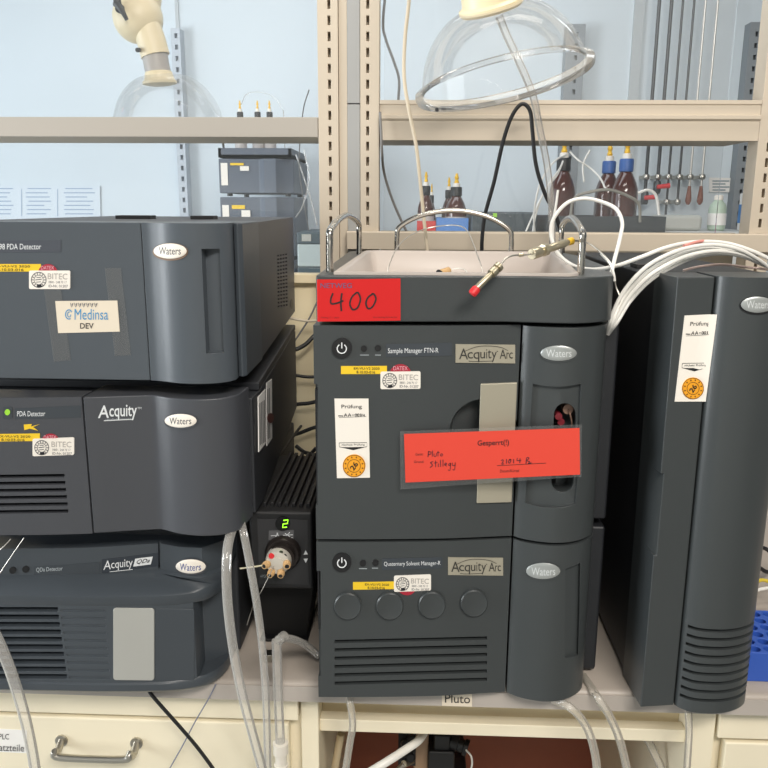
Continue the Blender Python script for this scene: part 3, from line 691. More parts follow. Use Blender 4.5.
def power_button(parent, cx, cy, r, sf):
    o = decal(parent, 'power_button', ell(cx, cy, r, r, 32), sf, black, .0022)
    printing(o, 'power_symbol', sf, whiteink, (), [[ell(cx, cy+.3, r*.45, r*.45, 18, -58, 238), 1.1, 1], [[(cx, cy-r*.58), (cx, cy)], 1.1, 0]], off=.0027)
def leds(parent, pts, sf, m=black, r=3.2):
    for cx, cy in pts:
        decal(parent, 'status_lamp', ell(cx, cy, r, r, 20), sf, m, .0012)
def arc_plate(parent, sf, x0, y0, x1, y1):
    o = decal(parent, 'name_plate', [(x0, y0), (x1, y0+.6), (x1, y1+.6), (x0, y1)], sf, champ, .0016, label='champagne coloured name plate')
    w = x1-x0; h = y1-y0; X = lambda u: x0+w*u; Yy = lambda v: y0+h*v
    printing(o, 'plate_text', sf, mat('plate_ink', (58, 56, 52), .5), [('A', (X(.06), Yy(.22), X(.21), Yy(.80), .2)), ('c', (X(.20), Yy(.42), X(.29), Yy(.76), .1)), ('q', (X(.30), Yy(.42), X(.40), Yy(.95), .1)), ('u', (X(.415), Yy(.42), X(.495), Yy(.76))), ('i', (X(.515), Yy(.26), X(.53), Yy(.76))), ('t', (X(.54), Yy(.30), X(.60), Yy(.76))), ('y', (X(.605), Yy(.42), X(.69), Yy(.95))), ('A', (X(.74), Yy(.28), X(.85), Yy(.78))), ('r', (X(.855), Yy(.44), X(.895), Yy(.77))), ('c', (X(.90), Yy(.44), X(.96), Yy(.77)))],
        [[[(X(.15), Yy(.38)), (X(.35), Yy(.14)), (X(.55), Yy(.09)), (X(.75), Yy(.16)), (X(.88), Yy(.34))], .5, 5], [[(X(.22), Yy(.90)), (X(.33), Yy(.93)), (X(.62), Yy(.90))], .5, 3], [[(X(.69), Yy(.38)), (X(.71), Yy(.38))], .8, 0]], off=.0021)
GI = 'stacked analyser modules'
# ---------------------------------------------------------------- centre stack
fp = cat1([(-.1215, .924), (-.07, .9262), (-.014, .9300), (.045, .9352), (.08, .9405), (.126, .9478)])
fb = cat1([(.1285, .9490), (.134, .9440), (.146, .9375), (.162, .9322), (.1775, .9302), (.195, .9330), (.211, .9410), (.2235, .9520), (.2325, .9655), (.2365, .982)])
def fc(x): return fp(x) if x < .1275 else fb(x)
CF = Front(fc)
XL, XJ, XR, XC = -.1215, .1262, .2365, .2575
def chassis(parent, x0, x1, y0, y1, z0, z1, m=chas, nm='chassis'): return obj(nm, box(nb(), x0, x1, y0, y1, z0, z1), m, parent, bevel=.004)
def feet(parent, xs, ys, z0, z1):
    for x in xs:
        for y in ys: obj('foot', cyl(nb(), (x, y, z0), (x, y, z1), .012, .011, 14), black, parent)
# quaternary solvent manager
Z0, Z1 = .9030, 1.1232
t = thing('solvent_manager', 'lower module of the centre stack with four round knobs and ventilation slots', 'analyser', (.06, 1.2, .9001), GI)
QS = t
feet(t, (-.08, .2), (1.05, 1.42), .9001, Z0+.006)
chassis(t, XL+.004, XC, 1.0, 1.5, Z0+.003, Z1-.003, chasDim)
pan = obj('front_cover', prism(nb(), outline(fp, XL, XJ, .999), Z0, Z1), slate, t)
bm = nb()
for k in range(6): slotcut(bm, 334.5, 487, 640+k*8.35, 643.3+k*8.35, CF, .028, -3.6-k*.1)
slotcut(bm, 315.5, 320.5, 571, 676, CF, .012, 0, 2)
cut(pan, bm); add_bevel(pan, .0011, 2)
obj('side_grip', prism(nb(), [(XL+.0005, CF.f(XL)+.004), (XL+.0028, CF.f(XL)+.0035), (XL+.0028, .95), (XL+.0005, .95)], 1.00, 1.09), black, t)
for cx, cy in ((348, 605), (390, 605), (432, 604), (474, 602)):
    b = nb(); P0 = [CF.pt(*p) for p in ell(cx, cy, 13.6, 13.4, 32)]; P1 = [CF.pt(*p) for p in ell(cx, cy, 12.6, 12.4, 32)]; P2 = [CF.pt(*p) for p in ell(cx, cy, 10.5, 10.3, 32)]
    loft(b, [[CF.fix(p, -.001) for p in P0], [CF.fix(p, .0038) for p in P0], [CF.fix(p, .0052) for p in P1], [CF.fix(p, .0044) for p in P2]])
    obj('knob', b, slate, t)
blg = obj('bulged_door', prism(nb(), outline(fb, .1285, XR, 1.0), Z0-.001, Z1-.001), slate, t)
bm = nb(); polycut(bm, [(565.5, 569), (570, 567.5), (575, 565.5), (580, 563), (579.5, 600), (578, 655), (574, 656.5), (569.5, 657.5), (565, 658), (565.2, 610)], CF, .005); cut(blg, bm); add_bevel(blg, .002, 2)
power_button(t, 342, 562, 9.5, CF); leds(t, ((363, 563), (375.5, 562.5)), CF)
o = sheet(t, 'name_strip', ((382, 558.5), (442.5, 557), (442.5, 568), (382, 570)), CF, strip, .0006)
printing(o, 'printed_text', CF, whiteink, [('Quaternary Solvent Manager-R', (384, 561.5, 440.5, 566.8, -1))], off=.001)
printing(t, 'lamp_caption', CF, paleink, (), [[[(359, 568.5), (367, 568.5)], .7, 0], [[(372, 568), (378, 568)], .7, 0]], off=.0004)
arc_plate(t, CF, 448, 557, 503, 574.5)
badge(t, 543, 570.5, 17, 8, CF, badgeS, mat('badge_text', (210, 214, 214), .5), slate)
seal_label(t, CF, 394, 575.5, 37, 16, -1.4, (407, 585, 10), (353, 582, 396, 589.5))
# sample manager
Z0, Z1 = 1.1270, 1.3985
t = thing('sample_manager', 'middle module of the centre stack with a silver door grip and dark inspection opening', 'analyser', (.06, 1.2, 1.1234), GI)
feet(t, (-.08, .2), (1.05, 1.42), 1.1234, Z0+.004)
chassis(t, XL+.004, XC, 1.0, 1.5, Z0+.003, Z1-.003, chasDim)
pan = obj('front_door', prism(nb(), outline(fp, XL, XJ, .999), Z0, Z1), slate, t)
bm = nb()
P = ell(484, 434, 37, 37, 40); A = [CF.pt(*p) for p in P]; B = [CF.pt(484+(p[0]-484)*.84, 434+(p[1]-434)*.84) for p in P]
solid(bm, [CF.fix(p, .01) for p in A], [CF.fix(p, -.022) for p in B])
slotcut(bm, 312, 317.5, 384, 505, CF, .012, 0, 2)
cut(pan, bm); add_bevel(pan, .0011, 2)
obj('side_grip', prism(nb(), [(XL+.0005, CF.f(XL)+.004), (XL+.003, CF.f(XL)+.0035), (XL+.003, .95), (XL+.0005, .95)], 1.175, 1.32), black, t)
g = nb(); decal_bm(g, [(480.5, 383.5), (517, 382), (511.5, 501.5), (476.5, 502.5)], CF, .0035, -.002)
obj('door_grip', g, champ, t, bevel=.001, label='flat silver grip plate')
blg = obj('bulged_door', prism(nb(), outline(fb, .1285, XR, 1.0, 40), Z0-.001, Z1-.0005), slate, t)
bm = nb(); P = [(533, 384), (545, 386.2), (558, 387), (570, 386), (581, 384), (578, 470), (575.5, 504), (565, 507), (553, 508), (541, 507), (525.5, 503)]
polycut(bm, P, CF, .005); cut(blg, bm)
bm = nb(); x0, x1 = 554.5, 576.5
P = [(565.8+11*math.cos(math.radians(a)), 416+11.5*math.sin(math.radians(a))) for a in range(180, 361, 15)]+[(563.5+11*math.cos(math.radians(a)), 483+11.5*math.sin(math.radians(a))) for a in range(0, 181, 15)]
polycut(bm, P, CF, .035); cut(blg, bm); add_bevel(blg, .0012, 2)
s = Front(lambda x: fc(x)+.0345)
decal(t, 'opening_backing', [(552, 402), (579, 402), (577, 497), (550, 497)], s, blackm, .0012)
n = nb(); p = CF.pt(561, 420); q = CF.pt(571, 413)
cyl(n, (p.x, p.y+.034, p.z), (p.x, p.y+.016, p.z), .0045, seg=12); cyl(n, (p.x+.004, p.y+.034, p.z-.008), (p.x+.004, p.y+.02, p.z-.008), .0045, seg=12)
obj('needle_port', n, mat('dull_red_fitting', (120, 36, 46), .4), t, label='dull red tube fittings inside the opening')
n = nb(); cyl(n, (q.x, q.y+.034, q.z), (q.x, q.y+.018, q.z), .0065, seg=14); tube(n, [(q.x, q.y+.018, q.z), (q.x+.002, q.y+.013, q.z-.006), (q.x+.005, q.y+.016, q.z-.02), (q.x+.003, q.y+.03, q.z-.03)], .0009, 6)
obj('needle_fitting', n, mat('dull_steel_fitting', (150, 120, 104), .4, metal=.3), t)
power_button(t, 342, 348, 10.2, CF); leds(t, ((364, 348.5), (378, 348)), CF)
o = sheet(t, 'name_strip', ((386, 344), (452, 342.5), (452, 355.5), (386, 357)), CF, strip, .0006)
printing(o, 'printed_text', CF, whiteink, [('Sample Manager FTN-R', (388, 348.2, 438.5, 354.6, -.6))], off=.001)
printing(t, 'lamp_caption', CF, paleink, (), [[[(360, 355), (369, 355)], .7, 0], [[(375, 355), (381, 355)], .7, 0]], off=.0004)
arc_plate(t, CF, 455.5, 344, 515, 362.5)
badge(t, 558.5, 353, 18, 7.6, CF, badgeS, mat('badge_text', (210, 214, 214), .5), slate)
seal_label(t, CF, 380.5, 371.5, 40, 17.5, -.4, (400.5, 375, 11), (341, 366, 387, 374))
inspection(t, CF, ((334.5, 398.5), (368.5, 398.5), (370, 477.5), (337, 478)))
# bottle tray
Z0, Z1 = 1.4030, 1.4575
t = thing('bottle_tray', 'open white lined bottle tray on the centre stack with red number sign', 'tray', (.06, 1.2, 1.3986))
feet(t, (-.08, .2), (1.05, 1.40), 1.3986, Z0+.001)
def ft(x): return fc(x)-.001 if x < .12 else (fb(max(x, .1285))-.001)
ft_ = cat1([(XL, .923), (-.07, .9252), (-.014, .9290), (.045, .9342), (.085, .9375), (.110, .9380), (.130, .9355), (.150, .9322), (.1775, .9295), (.195, .9318), (.212, .939), (.226, .950), (.236, .963), (.241, .98)])
TF = Front(ft_); YB = 1.44
out = outline(ft_, XL, XR, 1.30, 40)[:-2]+[(.262, 1.10), (.272, 1.36), (.262, YB-.012), (.250, YB), (XL+.012, YB), (XL, YB-.012)]
out = [(XL+.004, .924)]+out[1:]
bod = obj('tray_body', prism(nb(), out, Z0, Z1), slate, t)
ins = [(-.094, .942), (.150, .946), (.178, .944), (.188, .952), (.236, 1.38), (.232, 1.40), (.22, 1.412), (-.072, 1.412), (-.084, 1.40), (-.087, 1.38)]
bm = nb(); prism(bm, [(x, y) for x, y in ins], Z0+.012, Z1+.02); cut(bod, bm); add_bevel(bod, .002, 2)
# white liner: rim, sloped walls, floor
cx = sum(p[0] for p in ins)/len(ins); cy = sum(p[1] for p in ins)/len(ins)
def sc(k, dz, z): return [(cx+(x-cx)*k, cy+(y-cy)*k, z) for x, y in ins]
def inset(d):
    r = []
    n_ = len(ins)
    for i in range(n_):
        p0 = Vector(ins[i-1]); p1 = Vector(ins[i]); p2 = Vector(ins[(i+1) % n_])
        e1 = (p1-p0).normalized(); e2 = (p2-p1).normalized(); n1 = Vector((-e1.y, e1.x)); n2 = Vector((-e2.y, e2.x)); nn = (n1+n2).normalized(); k = d/max(.4, nn.dot(n1))
        r.append((p1.x+nn.x*k, p1.y+nn.y*k))
    return r
def rg(d, z): return [(x, y, z) for x, y in inset(d)]
bm = nb(); loft(bm, [rg(.0008, Z0+.0125), rg(-.004, Z1+.0004), rg(-.004, Z1+.003), rg(.002, Z1+.0032), rg(.005, Z1), rg(.011, Z0+.018), rg(.016, Z0+.0165)])
obj('tray_liner', bm, trayW, t, smooth=50, label='white moulded liner')
o = sheet(t, 'number_sign', ((317, 279.5), (400.5, 278.5), (400.5, 320.5), (317.5, 321.5)), TF, red, .0009, n=6, label='red paper sign with handwritten 400')
printing(o, 'printed_heading', TF, mat('grey_blue_print', (100, 84, 118), .6), [('NETWEG', (320.5, 283, 352, 288), .008)], off=.0013)
printing(o, 'handwriting', TF, ink, (), [[[(333, 293), (331, 299), (331.5, 303.5), (337, 303), (343.5, 300.5)], 1.7, 5], [[(342, 293), (341, 302), (341.5, 311)], 1.8, 5],
    [[(356.5, 292.5), (352, 297), (350, 304), (353, 309.5), (358, 307), (360.5, 299), (358.5, 293), (356, 292.5)], 1.7, 5],
    [[(373, 293.5), (368, 297.5), (366, 303.5), (368.5, 308.5), (373, 306), (376, 299), (374, 294), (371.5, 293.8)], 1.7, 5]], off=.0014)
printing(o, 'printed_footer', TF, redink, [('Netweg 12 - Labor', (321, 316.5, 339.5, 318.6)), ('www.netweg-labor-service', (373, 316, 397, 318.2))], off=.0013)
def hoop(P, nm='tray_handle', r=.0045, lab=None):
    o = obj(nm, tube(nb(), P, r, 12, n=7), steel, t)
    return o
zr = Z1+.0002
def hoopside(x, ya, yb, h, xb=None):
    xb = x if xb is None else xb
    mid = (ya+yb)/2
    f = lambda y: x+(xb-x)*(y-ya)/(yb-ya)
    hoop([(x, ya, zr-.004), (f(ya), ya, zr+h*.55), (f(ya+.02), ya+.02, zr+h*.80), (f(mid), mid, zr+h), (f(yb-.02), yb-.02, zr+h*.80), (f(yb), yb, zr+h*.55), (f(yb), yb, zr-.004)])
hoopside(-.1065, .975, 1.335, .066, -.0965)
hoopside(.1985, .972, 1.39, .064, .2475)
A = at(397, 250, 1.428); B = at(511, 250, 1.428); zt = at(453, 210.5, 1.428).z; w = B.x-A.x
hoop([(A.x, 1.428, zr-.004), (A.x, 1.428, A.z+.024), (A.x+.006, 1.428, A.z+.042), (A.x+w*.22, 1.428, zt-.008), (A.x+w*.5, 1.428, zt), (A.x+w*.78, 1.428, zt-.010), (B.x-.006, 1.428, A.z+.038), (B.x, 1.428, A.z+.02), (B.x, 1.428, zr-.004)])
# ---------------------------------------------------------------- red lockout sign
t = thing('lockout_sign', 'wide red handwritten lockout notice in clear sleeve hanging across the centre module', 'sign', at(490, 490, .919))
ls = Side(at(400, 430, .9205), at(580, 425, .9205), at(401, 489, .9205))
b = nb()
decal_bm(b, [(400, 431.5), (582, 424.5), (581.5, 476.8), (400.5, 489.5)], ls, -.0004, -.0010)
obj('clear_sleeve', b, sleeveM, t, smooth=0)
o = decal(t, 'red_sheet', [(404, 434), (579.5, 428), (580, 474.5), (405.5, 482.5)], ls, redD, .0002, -.0002)
printing(o, 'printed_text', ls, ink, [('Gesperrt(!)', (477.5, 440.3, 509, 447.3, -1), .012), ('Gerät:', (415.5, 453, 423, 455.5, -.2)), ('Grund:', (414, 460.5, 424, 463, -.3)), ('Datum/Kürzel', (500, 469.5, 519, 472.4, -.5))],
    [[[(497, 465.6), (546, 463)], .5, 0]], off=.0005)
printing(o, 'handwriting', ls, mat('dark_ink', (46, 24, 40), .6), (), [
    [[(428, 457), (428.5, 451)], .8, 0], [[(428, 451.5), (431, 452), (430.5, 454), (428.3, 454.6)], .7, 3], [[(432.5, 450.5), (432.3, 456.5)], .7, 0], [[(434.2, 453.5), (434, 456), (436, 456), (436.5, 453)], .7, 2], [[(438, 450.8), (438, 456.2)], .7, 0], [[(436.8, 452.6), (439.6, 452.4)], .6, 0], [[(441.5, 453.4), (440.3, 455), (441.6, 456), (442.6, 454.6), (441.5, 453.4)], .7, 2],
    ], off=.0005)
printing(o, 'handwriting', ls, MATS['dark_ink'], (), [
    [[(433, 461.5), (430.5, 462.5), (432.5, 465), (430, 467.5)], .8, 3], [[(435.5, 460.5), (435.6, 467)], .7, 0], [[(433.8, 463), (437.4, 462.4)], .6, 0], [[(438.2, 463.5), (438.4, 466.8)], .7, 0], [[(440.4, 459.8), (440.6, 466.6)], .7, 0], [[(443, 459.5), (443, 466.3)], .7, 0], [[(444.6, 464.5), (446.6, 464), (445.6, 462.7), (444.6, 464.8), (446.8, 466)], .7, 3], [[(450, 463), (448.4, 464.8), (450.4, 465.4), (450.6, 462.8), (450, 470), (448, 469.5)], .7, 3], [[(452.4, 462.6), (452.6, 465.4), (454.8, 465), (455.2, 462.4), (454.6, 469.5), (452.6, 469.4)], .7, 3],
    ], off=.0005)
printing(o, 'signature', ls, MATS['dark_ink'], (), [
    [[(501, 460.5), (503, 459.6), (503, 461.5), (501.6, 464), (504, 463.6)], .8, 3], [[(506.5, 459), (506.5, 463.4)], .8, 0], [[(509, 459.2), (511, 460), (509.4, 463.2), (508.4, 461), (511, 459.2)], .8, 3], [[(513.5, 459), (513.6, 463.2)], .8, 0], [[(517.4, 458), (517, 460.6), (521, 460.2)], .8, 2], [[(520, 458.2), (519.8, 463)], .8, 0], [[(526, 464), (526.6, 457.8), (529, 458), (527, 460.6), (529.6, 461.6), (528, 463.8), (531.5, 462.6)], .8, 3]], off=.0005)
# ---------------------------------------------------------------- column manager
t = thing('column_manager', 'tall narrow dark module at the right with inspection label and slotted rounded front', 'analyser', (.37, 1.2, .9001), GI)
X0, X1, X2 = .3000, .3445, .4475
zt0, zt1 = .9006, 1.4590
feet(t, (.33, .42), (1.06, 1.40), .9001, .906)
fs = cat1([(X0, .926), (.32, .9288), (X1, .9323)])
fcb = cat1([(.3462, .9336), (.350, .9280), (.3624, .9196), (.385, .9170), (.403, .9192), (.420, .9260), (.434, .9360), (.443, .949), (X2, .972)])
def fcol(x): return fs(x) if x < .3453 else fcb(x)
KF = Front(fcol)
body = [(X0, .929), (X1, .9353), (X1, .999), (.2945, .999)]
sl = obj('front_slab', prism(nb(), [(X0, .926)]+[(X0+(X1-X0)*i/6, fs(X0+(X1-X0)*i/6)) for i in range(1, 7)]+[(X1, .998), (.2945, .998)], zt0, zt1), slate, t)
sd = Side((X0, .929, 1), (.2945, .998, 1), (X0, .929, 1.2))
bm = nb(); n_ = [(661.5, 471), (661.5, 549), (656, 549.5), (652, 542), (656, 478)]
A = at(660, 472, .933); B = at(657, 553, .933)
prism(bm, [(.285, .90), (.3036, .90), (.3036, .928), (.2972, .957), (.285, .957)], B.z, A.z)
cut(sl, bm); add_bevel(sl, .0015, 2)
bl = obj('rounded_door', prism(nb(), outline(fcb, .3462, X2, .998, 36), zt0, zt1+.001), slate, t)
bm = nb()
for k in range(9):
    p = KF.pt(688-k, 624.6+k*8.58); xe = .4455; n = 16; xs_ = [p.x+(xe-p.x)*i/n for i in range(n+1)]
    loop = [(x, p.z) for x in xs_]+[(x, p.z-.0044) for x in xs_[::-1]]
    solid(bm, [(x, fcol(x)-.02, z) for x, z in loop], [(x, fcol(x)+.009, z) for x, z in loop])
cut(bl, bm); add_bevel(bl, .0015, 2)
chassis(t, .2965, .452, 1.0, 1.5, .9055, 1.4555, chasDim)
obj('rear_clip', box(nb(), .2965, .303, 1.0, 1.006, 1.4555, 1.461), black, t)
obj('top_latch', box(nb(), .300, .325, 1.10, 1.135, 1.4555, 1.4615), black, t, bevel=.001)
inspection(t, KF, ((684.5, 315.5), (717, 314.5), (705.5, 401.5), (674.5, 401.5)))
badge(t, 757, 304.5, 16.5, 8, KF, badgeS, mat('badge_text', (210, 214, 214), .5), black)
# ---------------------------------------------------------------- left stack
XLs = -.60
# single quadrupole detector (lowest)
Zb = .9040
t = thing('mass_detector', 'lowest module of the left stack with protruding ledge, silver plate and ventilation slots', 'analyser', (-.42, 1.2, .9001), GI)
feet(t, (-.53, -.3), (1.05, 1.42), .9001, Zb+.006)
fq = cat1([(-.62, .9135), (-.545, .9127), (-.411, .9149), (-.3525, .9185)])
corner = [(-.3525, .9185), (-.330, .9205), (-.308, .9238), (-.290, .9295), (-.2755, .9375), (-.2655, .949), (-.2590, .962), (-.2555, .978)]
fql = cat1([(-.62, .9135), (-.545, .9127), (-.411, .9149)]+corner)
QF = Front(fql)
xr = -.2555
o_full = [(XLs, .9133), (-.545, .9127), (-.48, .9137), (-.411, .9149), (-.38, .9165)]+corner
def ring(off, z, yb=1.02, dxr=0): return [(x-(dxr if x > -.34 else 0)*((x+.34)/.08), y+off, z) for x, y in o_full]+[(xr-dxr, yb, z), (XLs, yb, z)]
zl0, zl1 = 1.031, 1.0475
bm = nb()
loft(bm, [ring(.004, Zb), ring(0, Zb+.004), ring(0, Zb+.013), ring(.003, Zb+.0165)])
obj('base_lip', bm, slateB, t, smooth=40)
door_x = -.2800
mid = [(XLs, .9150), (-.545, .9142), (-.411, .9164), (-.3525, .9200), (-.332, .9222), (-.312, .9255), (-.2855, .9330), (-.2830, .945), (-.285, .972), (-.258, .992), (-.258, 1.02), (XLs, 1.02)]
low = obj('lower_housing', prism(nb(), mid, Zb+.0155, zl0+.001), slateB, t)
bm = nb()
for k in range(10):
    y = 607.8+k*7.45; slotcut(bm, -30, 57+k*1.0, y, y+4.4, QF, .024, .4, 3)
for k in range(10):
    y = 607.8+k*7.45; slotcut(bm, 60+k, 104+k*.6, y+2.4, y+4.4, QF, .003, .4, 3)
cut(low, bm); add_bevel(low, .0006, 1)
f2 = Front(cat1([(XLs, .9150), (-.545, .9142), (-.411, .9164), (-.3525, .9200), (-.332, .9222), (-.312, .9255), (-.2855, .9330)]))
decal(t, 'silver_plate', rr(113.5, 607.5, 154.5, 679.5, 3, .5)[:], f2, silver, .0016, bevel=.0006, label='silver plate beside the blue grey door')
decal(t, 'small_door', rr(156, 608, 194.5, 680, 1.5, .8), f2, slateB, .0014, bevel=.0006)
# ledge and recessed fascia
ffa = cat1([(-.62, .930), (-.56, .934), (-.42, .946), (-.345, .962), (-.331, .9640), (-.320, .9600), (-.302, .9520), (-.284, .9505), (-.266, .9575), (-.252, .972), (-.247, .985)])
FQ = Front(ffa)
xs = [o_full[i][0] for i in range(len(o_full))]
bm = nb()
fring = lambda z, o=0: [(XLs+(-.247-XLs)*i/(len(o_full)-1), ffa(XLs+(-.247-XLs)*i/(len(o_full)-1))+o, z) for i in range(len(o_full))]+[(-.247, 1.02, z), (XLs, 1.02, z)]
loft(bm, [ring(.003, zl0-.002), ring(0, zl0+.002), ring(0, zl1-.003), ring(.003, zl1), [(x, y-.006, 1.0585) for x, y, z in fring(0)[:-2]]+fring(1.0585)[-2:], [(x, y+.001, 1.062) for x, y, z in fring(0)[:-2]]+fring(1.062)[-2:]])
obj('ledge', bm, slateB, t, smooth=40)
fa = obj('upper_fascia', prism(nb(), [(x, y) for x, y, z in fring(0)], 1.055, 1.0985), slateB, t); bm = nb(); polycut(bm, [(157.8, 535), (159.8, 535), (160.8, 590), (158.8, 590)], FQ, .006); cut(fa, bm); add_bevel(fa, .0012, 2)
chassis(t, XLs, -.246, 1.0205, 1.55, Zb+.004, 1.1055)
obj('top_cover', box(nb(), XLs, -.250, .992, 1.021, 1.09, 1.1045), chas, t)
sheet(t, 'name_strip', ((34, 566.5), (100, 562), (100, 574), (34, 578)), FQ, strip, .0005)
for c in ((13, 570), (26, 569)): decal(t, 'status_lamp', ell(c[0], c[1], 3.4, 3.4, 20), FQ, black, .0012)
printing(t, 'printed_text', FQ, paleink, [('QDa Detector', (36.5, 567.5, 63, 572.5, -1.6))], off=.0008)
o = sheet(t, 'logo_strip', ((102, 559.5), (158.5, 552.5), (158.5, 566), (102, 573)), FQ, mat('logo_strip', (48, 54, 62), .5), .0006)
printing(o, 'logo_text', FQ, whiteink, [('A', (104, 560.5, 111.5, 569.5, -.6), 0, .1), ('cquity', (111.5, 560.5, 133, 570.6, -2.2), .003)], [[[(110, 571.4), (133, 569)], .6, 0]], off=.0011)
o2 = decal(o, 'logo_plate', [(135.5, 558.5), (153, 556.3), (151, 564), (133.5, 566.2)], FQ, whiteink, .0012)
printing(o2, 'logo_text', FQ, ink, [('QDa', (137, 559.3, 150.5, 564, -1.5), .01, .2)], off=.0017)
badge(t, 191, 566, 15, 7, FQ, badgeW, mat('badge_blue', (40, 64, 140), .5), slateN)
# PDA detector (middle)
Z0, Z1 = 1.1305, 1.3085
t = thing('diode_array_detector', 'middle module of the left stack with round green lamp and pale logo lettering', 'analyser', (-.40, 1.2, 1.1056), GI)
feet(t, (-.53, -.31), (1.05, 1.42), 1.1056, Z0+.004)
fpa = cat1([(-.62, .9040), (-.524, .9065), (-.46, .911), (-.402, .9185), (-.36, .9275), (-.3235, .9345)])
fpb = cat1([(-.3235, .9345), (-.3150, .9312), (-.300, .9235), (-.280, .9178), (-.262, .9165), (-.245, .9200), (-.232, .9265), (-.2240, .9350), (-.2185, .946), (-.2160, .962), (-.2145, .985)])
def fpd(x): return fpa(x) if x < -.3235 else fpb(x)
PF = Front(fpd); XJ2 = PF.pt(82, 395).x
lp = obj('front_cover', prism(nb(), outline(fpa, XLs, -.4052, .952), Z0, Z1), slateN, t)
bm = nb()
for k in range(6): slotcut(bm, -25, 64.5+k*.75, 475.2+k*7.1, 478.6+k*7.1, PF, .026, -1.2, 5)
cut(lp, bm); add_bevel(lp, .0009, 2)
rp = obj('door', prism(nb(), outline(fpd, -.4040, -.2145, .988, 44), Z0, Z1-.0003), slateN, t); add_bevel(rp, .002, 2)
ch = [(XLs, .989), (-.2110, .989), (-.2095, 1.03), (-.241, 1.56), (XLs, 1.56)]
obj('chassis', prism(nb(), ch, Z0+.003, Z1-.016), chas, t, bevel=.002)
ch = [(XLs, 1.03), (-.2095, 1.03), (-.241, 1.56), (XLs, 1.56)]
obj('chassis_cover', prism(nb(), ch, Z1-.0155, Z1-.004), chas, t, bevel=.002)
SP = Side((-.2095, 1.03, 1.2), (-.241, 1.56, 1.2), (-.2095, 1.03, 1.3))
for q, nm in ((((258, 397), (265, 389), (265.5, 443), (258.5, 452)), 'type_label'), (((266, 383), (271.5, 379), (272, 438), (266.5, 446)), 'type_label')):
    o = sheet(t, nm, q, SP, paper, .0006, n=1)
    printing(o, 'printed_lines', SP, greyink, (), [[[(q[0][0]+1.2+k*1.5, q[0][1]+6-k), (q[3][0]+1.2+k*1.5, q[3][1]-7-k)], .7, 0] for k in range(4 if q[0][0] < 262 else 2)], off=.001)
decal(t, 'round_seal', ell(270, 418, 3.2, 5, 20), SP, mat('dark_red_seal', (96, 40, 36), .5), .0012)
o = sheet(t, 'name_strip', ((15, 408), (81, 405.5), (81, 417.5), (15, 419)), PF, strip, .0005)
printing(o, 'printed_text', PF, whiteink, [('PDA Detector', (17.5, 411, 45.5, 416.2, -.3))], off=.0009)
o = decal(t, 'lamp_bezel', rr(3, 406.5, 12.5, 419, 2), PF, strip, .0006)
decal(o, 'green_lamp', ell(7.8, 412, 2.6, 3, 20), PF, ledY, .0014, label='round green status lamp')
o = decal(t, 'torn_label', [(24, 424.5), (32, 424), (31, 426.5), (40, 424), (33, 427), (38, 430.5), (30, 428.5), (24.5, 430)], PF, yellow, .0006)
seal_label(t, PF, 33, 438.5, 41.5, 17.5, -1.4, (50.5, 443, 9.5), (-18, 434, 40, 441.5))
printing(t, 'logo_text', PF, whiteink, [('A', (98.5, 405.5, 109.5, 418, -.3), .012, .08), ('cquity', (109.5, 405, 137, 420.5, -.6), .012), ('TM', (137.5, 407, 141.5, 409))], [[[(104, 420.6), (132, 419.2)], .8, 0]], off=.0006)
printing(t, 'logo_caption', PF, paleink, [('UltraPerformance LC', (106, 418.6, 132, 420.0, -.8))], off=.0007)
badge(t, 181, 420.5, 16, 6.8, PF, badgeW, mat('badge_dark', (60, 62, 70), .5), slateN, .68)
# upper detector
Z0, Z1 = 1.3275, 1.5165
t = thing('absorbance_detector', 'top module of the left stack with tall pocket grip and taped paper label', 'analyser', (-.40, 1.2, 1.3048), GI)
feet(t, (-.53, -.30), (1.05, 1.42), 1.3046, Z0+.004)
XJ = -.3228
fta = cat1([(-.62, .930), (XJ, .930)])
ftb = cat1([(XJ, .930), (-.315, .9288), (-.303, .9245), (-.290, .9190), (-.276, .9152), (-.262, .9142), (-.250, .9158), (-.237, .9210), (-.2265, .9290), (-.2200, .9400)])
def ftop(x): return fta(x) if x < XJ else ftb(x)
UF = Front(ftop)
fp_ = obj('front_cover', prism(nb(), outline(lambda x: .930, XLs, XJ-.0006, 1.0, 4), Z0, Z1), slateL, t); add_bevel(fp_, .0012, 2)
bp = obj('bulged_door', prism(nb(), outline(ftb, XJ+.0004, -.2200, .999, 36), Z0, Z1), slateL, t)
bm = nb(); top = [UF.pt(201.5+18*k/4, 249) for k in range(5)]; zb_ = UF.pt(212, 353.5).z; zt_ = UF.pt(210, 249).z
xs_ = [top[0].x+(top[-1].x-top[0].x)*k/4 for k in range(5)]; loop = [(x, zt_, k/4) for k, x in enumerate(xs_)]+[(x, zb_, k/4) for k, x in list(enumerate(xs_))[::-1]]
solid(bm, [(x, ftop(x)-.02, z) for x, z, k in loop], [(x, ftop(x)+.017-.010*k, z) for x, z, k in loop]); cut(bp, bm); add_bevel(bp, .0015, 2)
sf_ = [(XLs, 1.0), (-.215, .95), (-.211, .948), (-.2085, .953), (-.2115, 1.055), (-.222, 1.06), (XLs, 1.06)]
obj('side_frame', prism(nb(), [(-.30, .9995), (-.2190, .9995), (-.2188, .950), (-.2130, .9465), (-.2085, .953), (-.2100, 1.060), (-.30, 1.060)], Z0+.002, Z1), slateB, t, bevel=.002)
ch = [(XLs, 1.0), (-.30, 1.0), (-.30, 1.0605), (-.2115, 1.0605), (-.2410, 1.560), (XLs, 1.560)]
cb = obj('chassis', prism(nb(), ch, Z0+.004, Z1-.0015), chasL, t)
SU = Side((-.2115, 1.0605, 1.4), (-.2410, 1.560, 1.4), (-.2115, 1.0605, 1.5))
bm = nb()
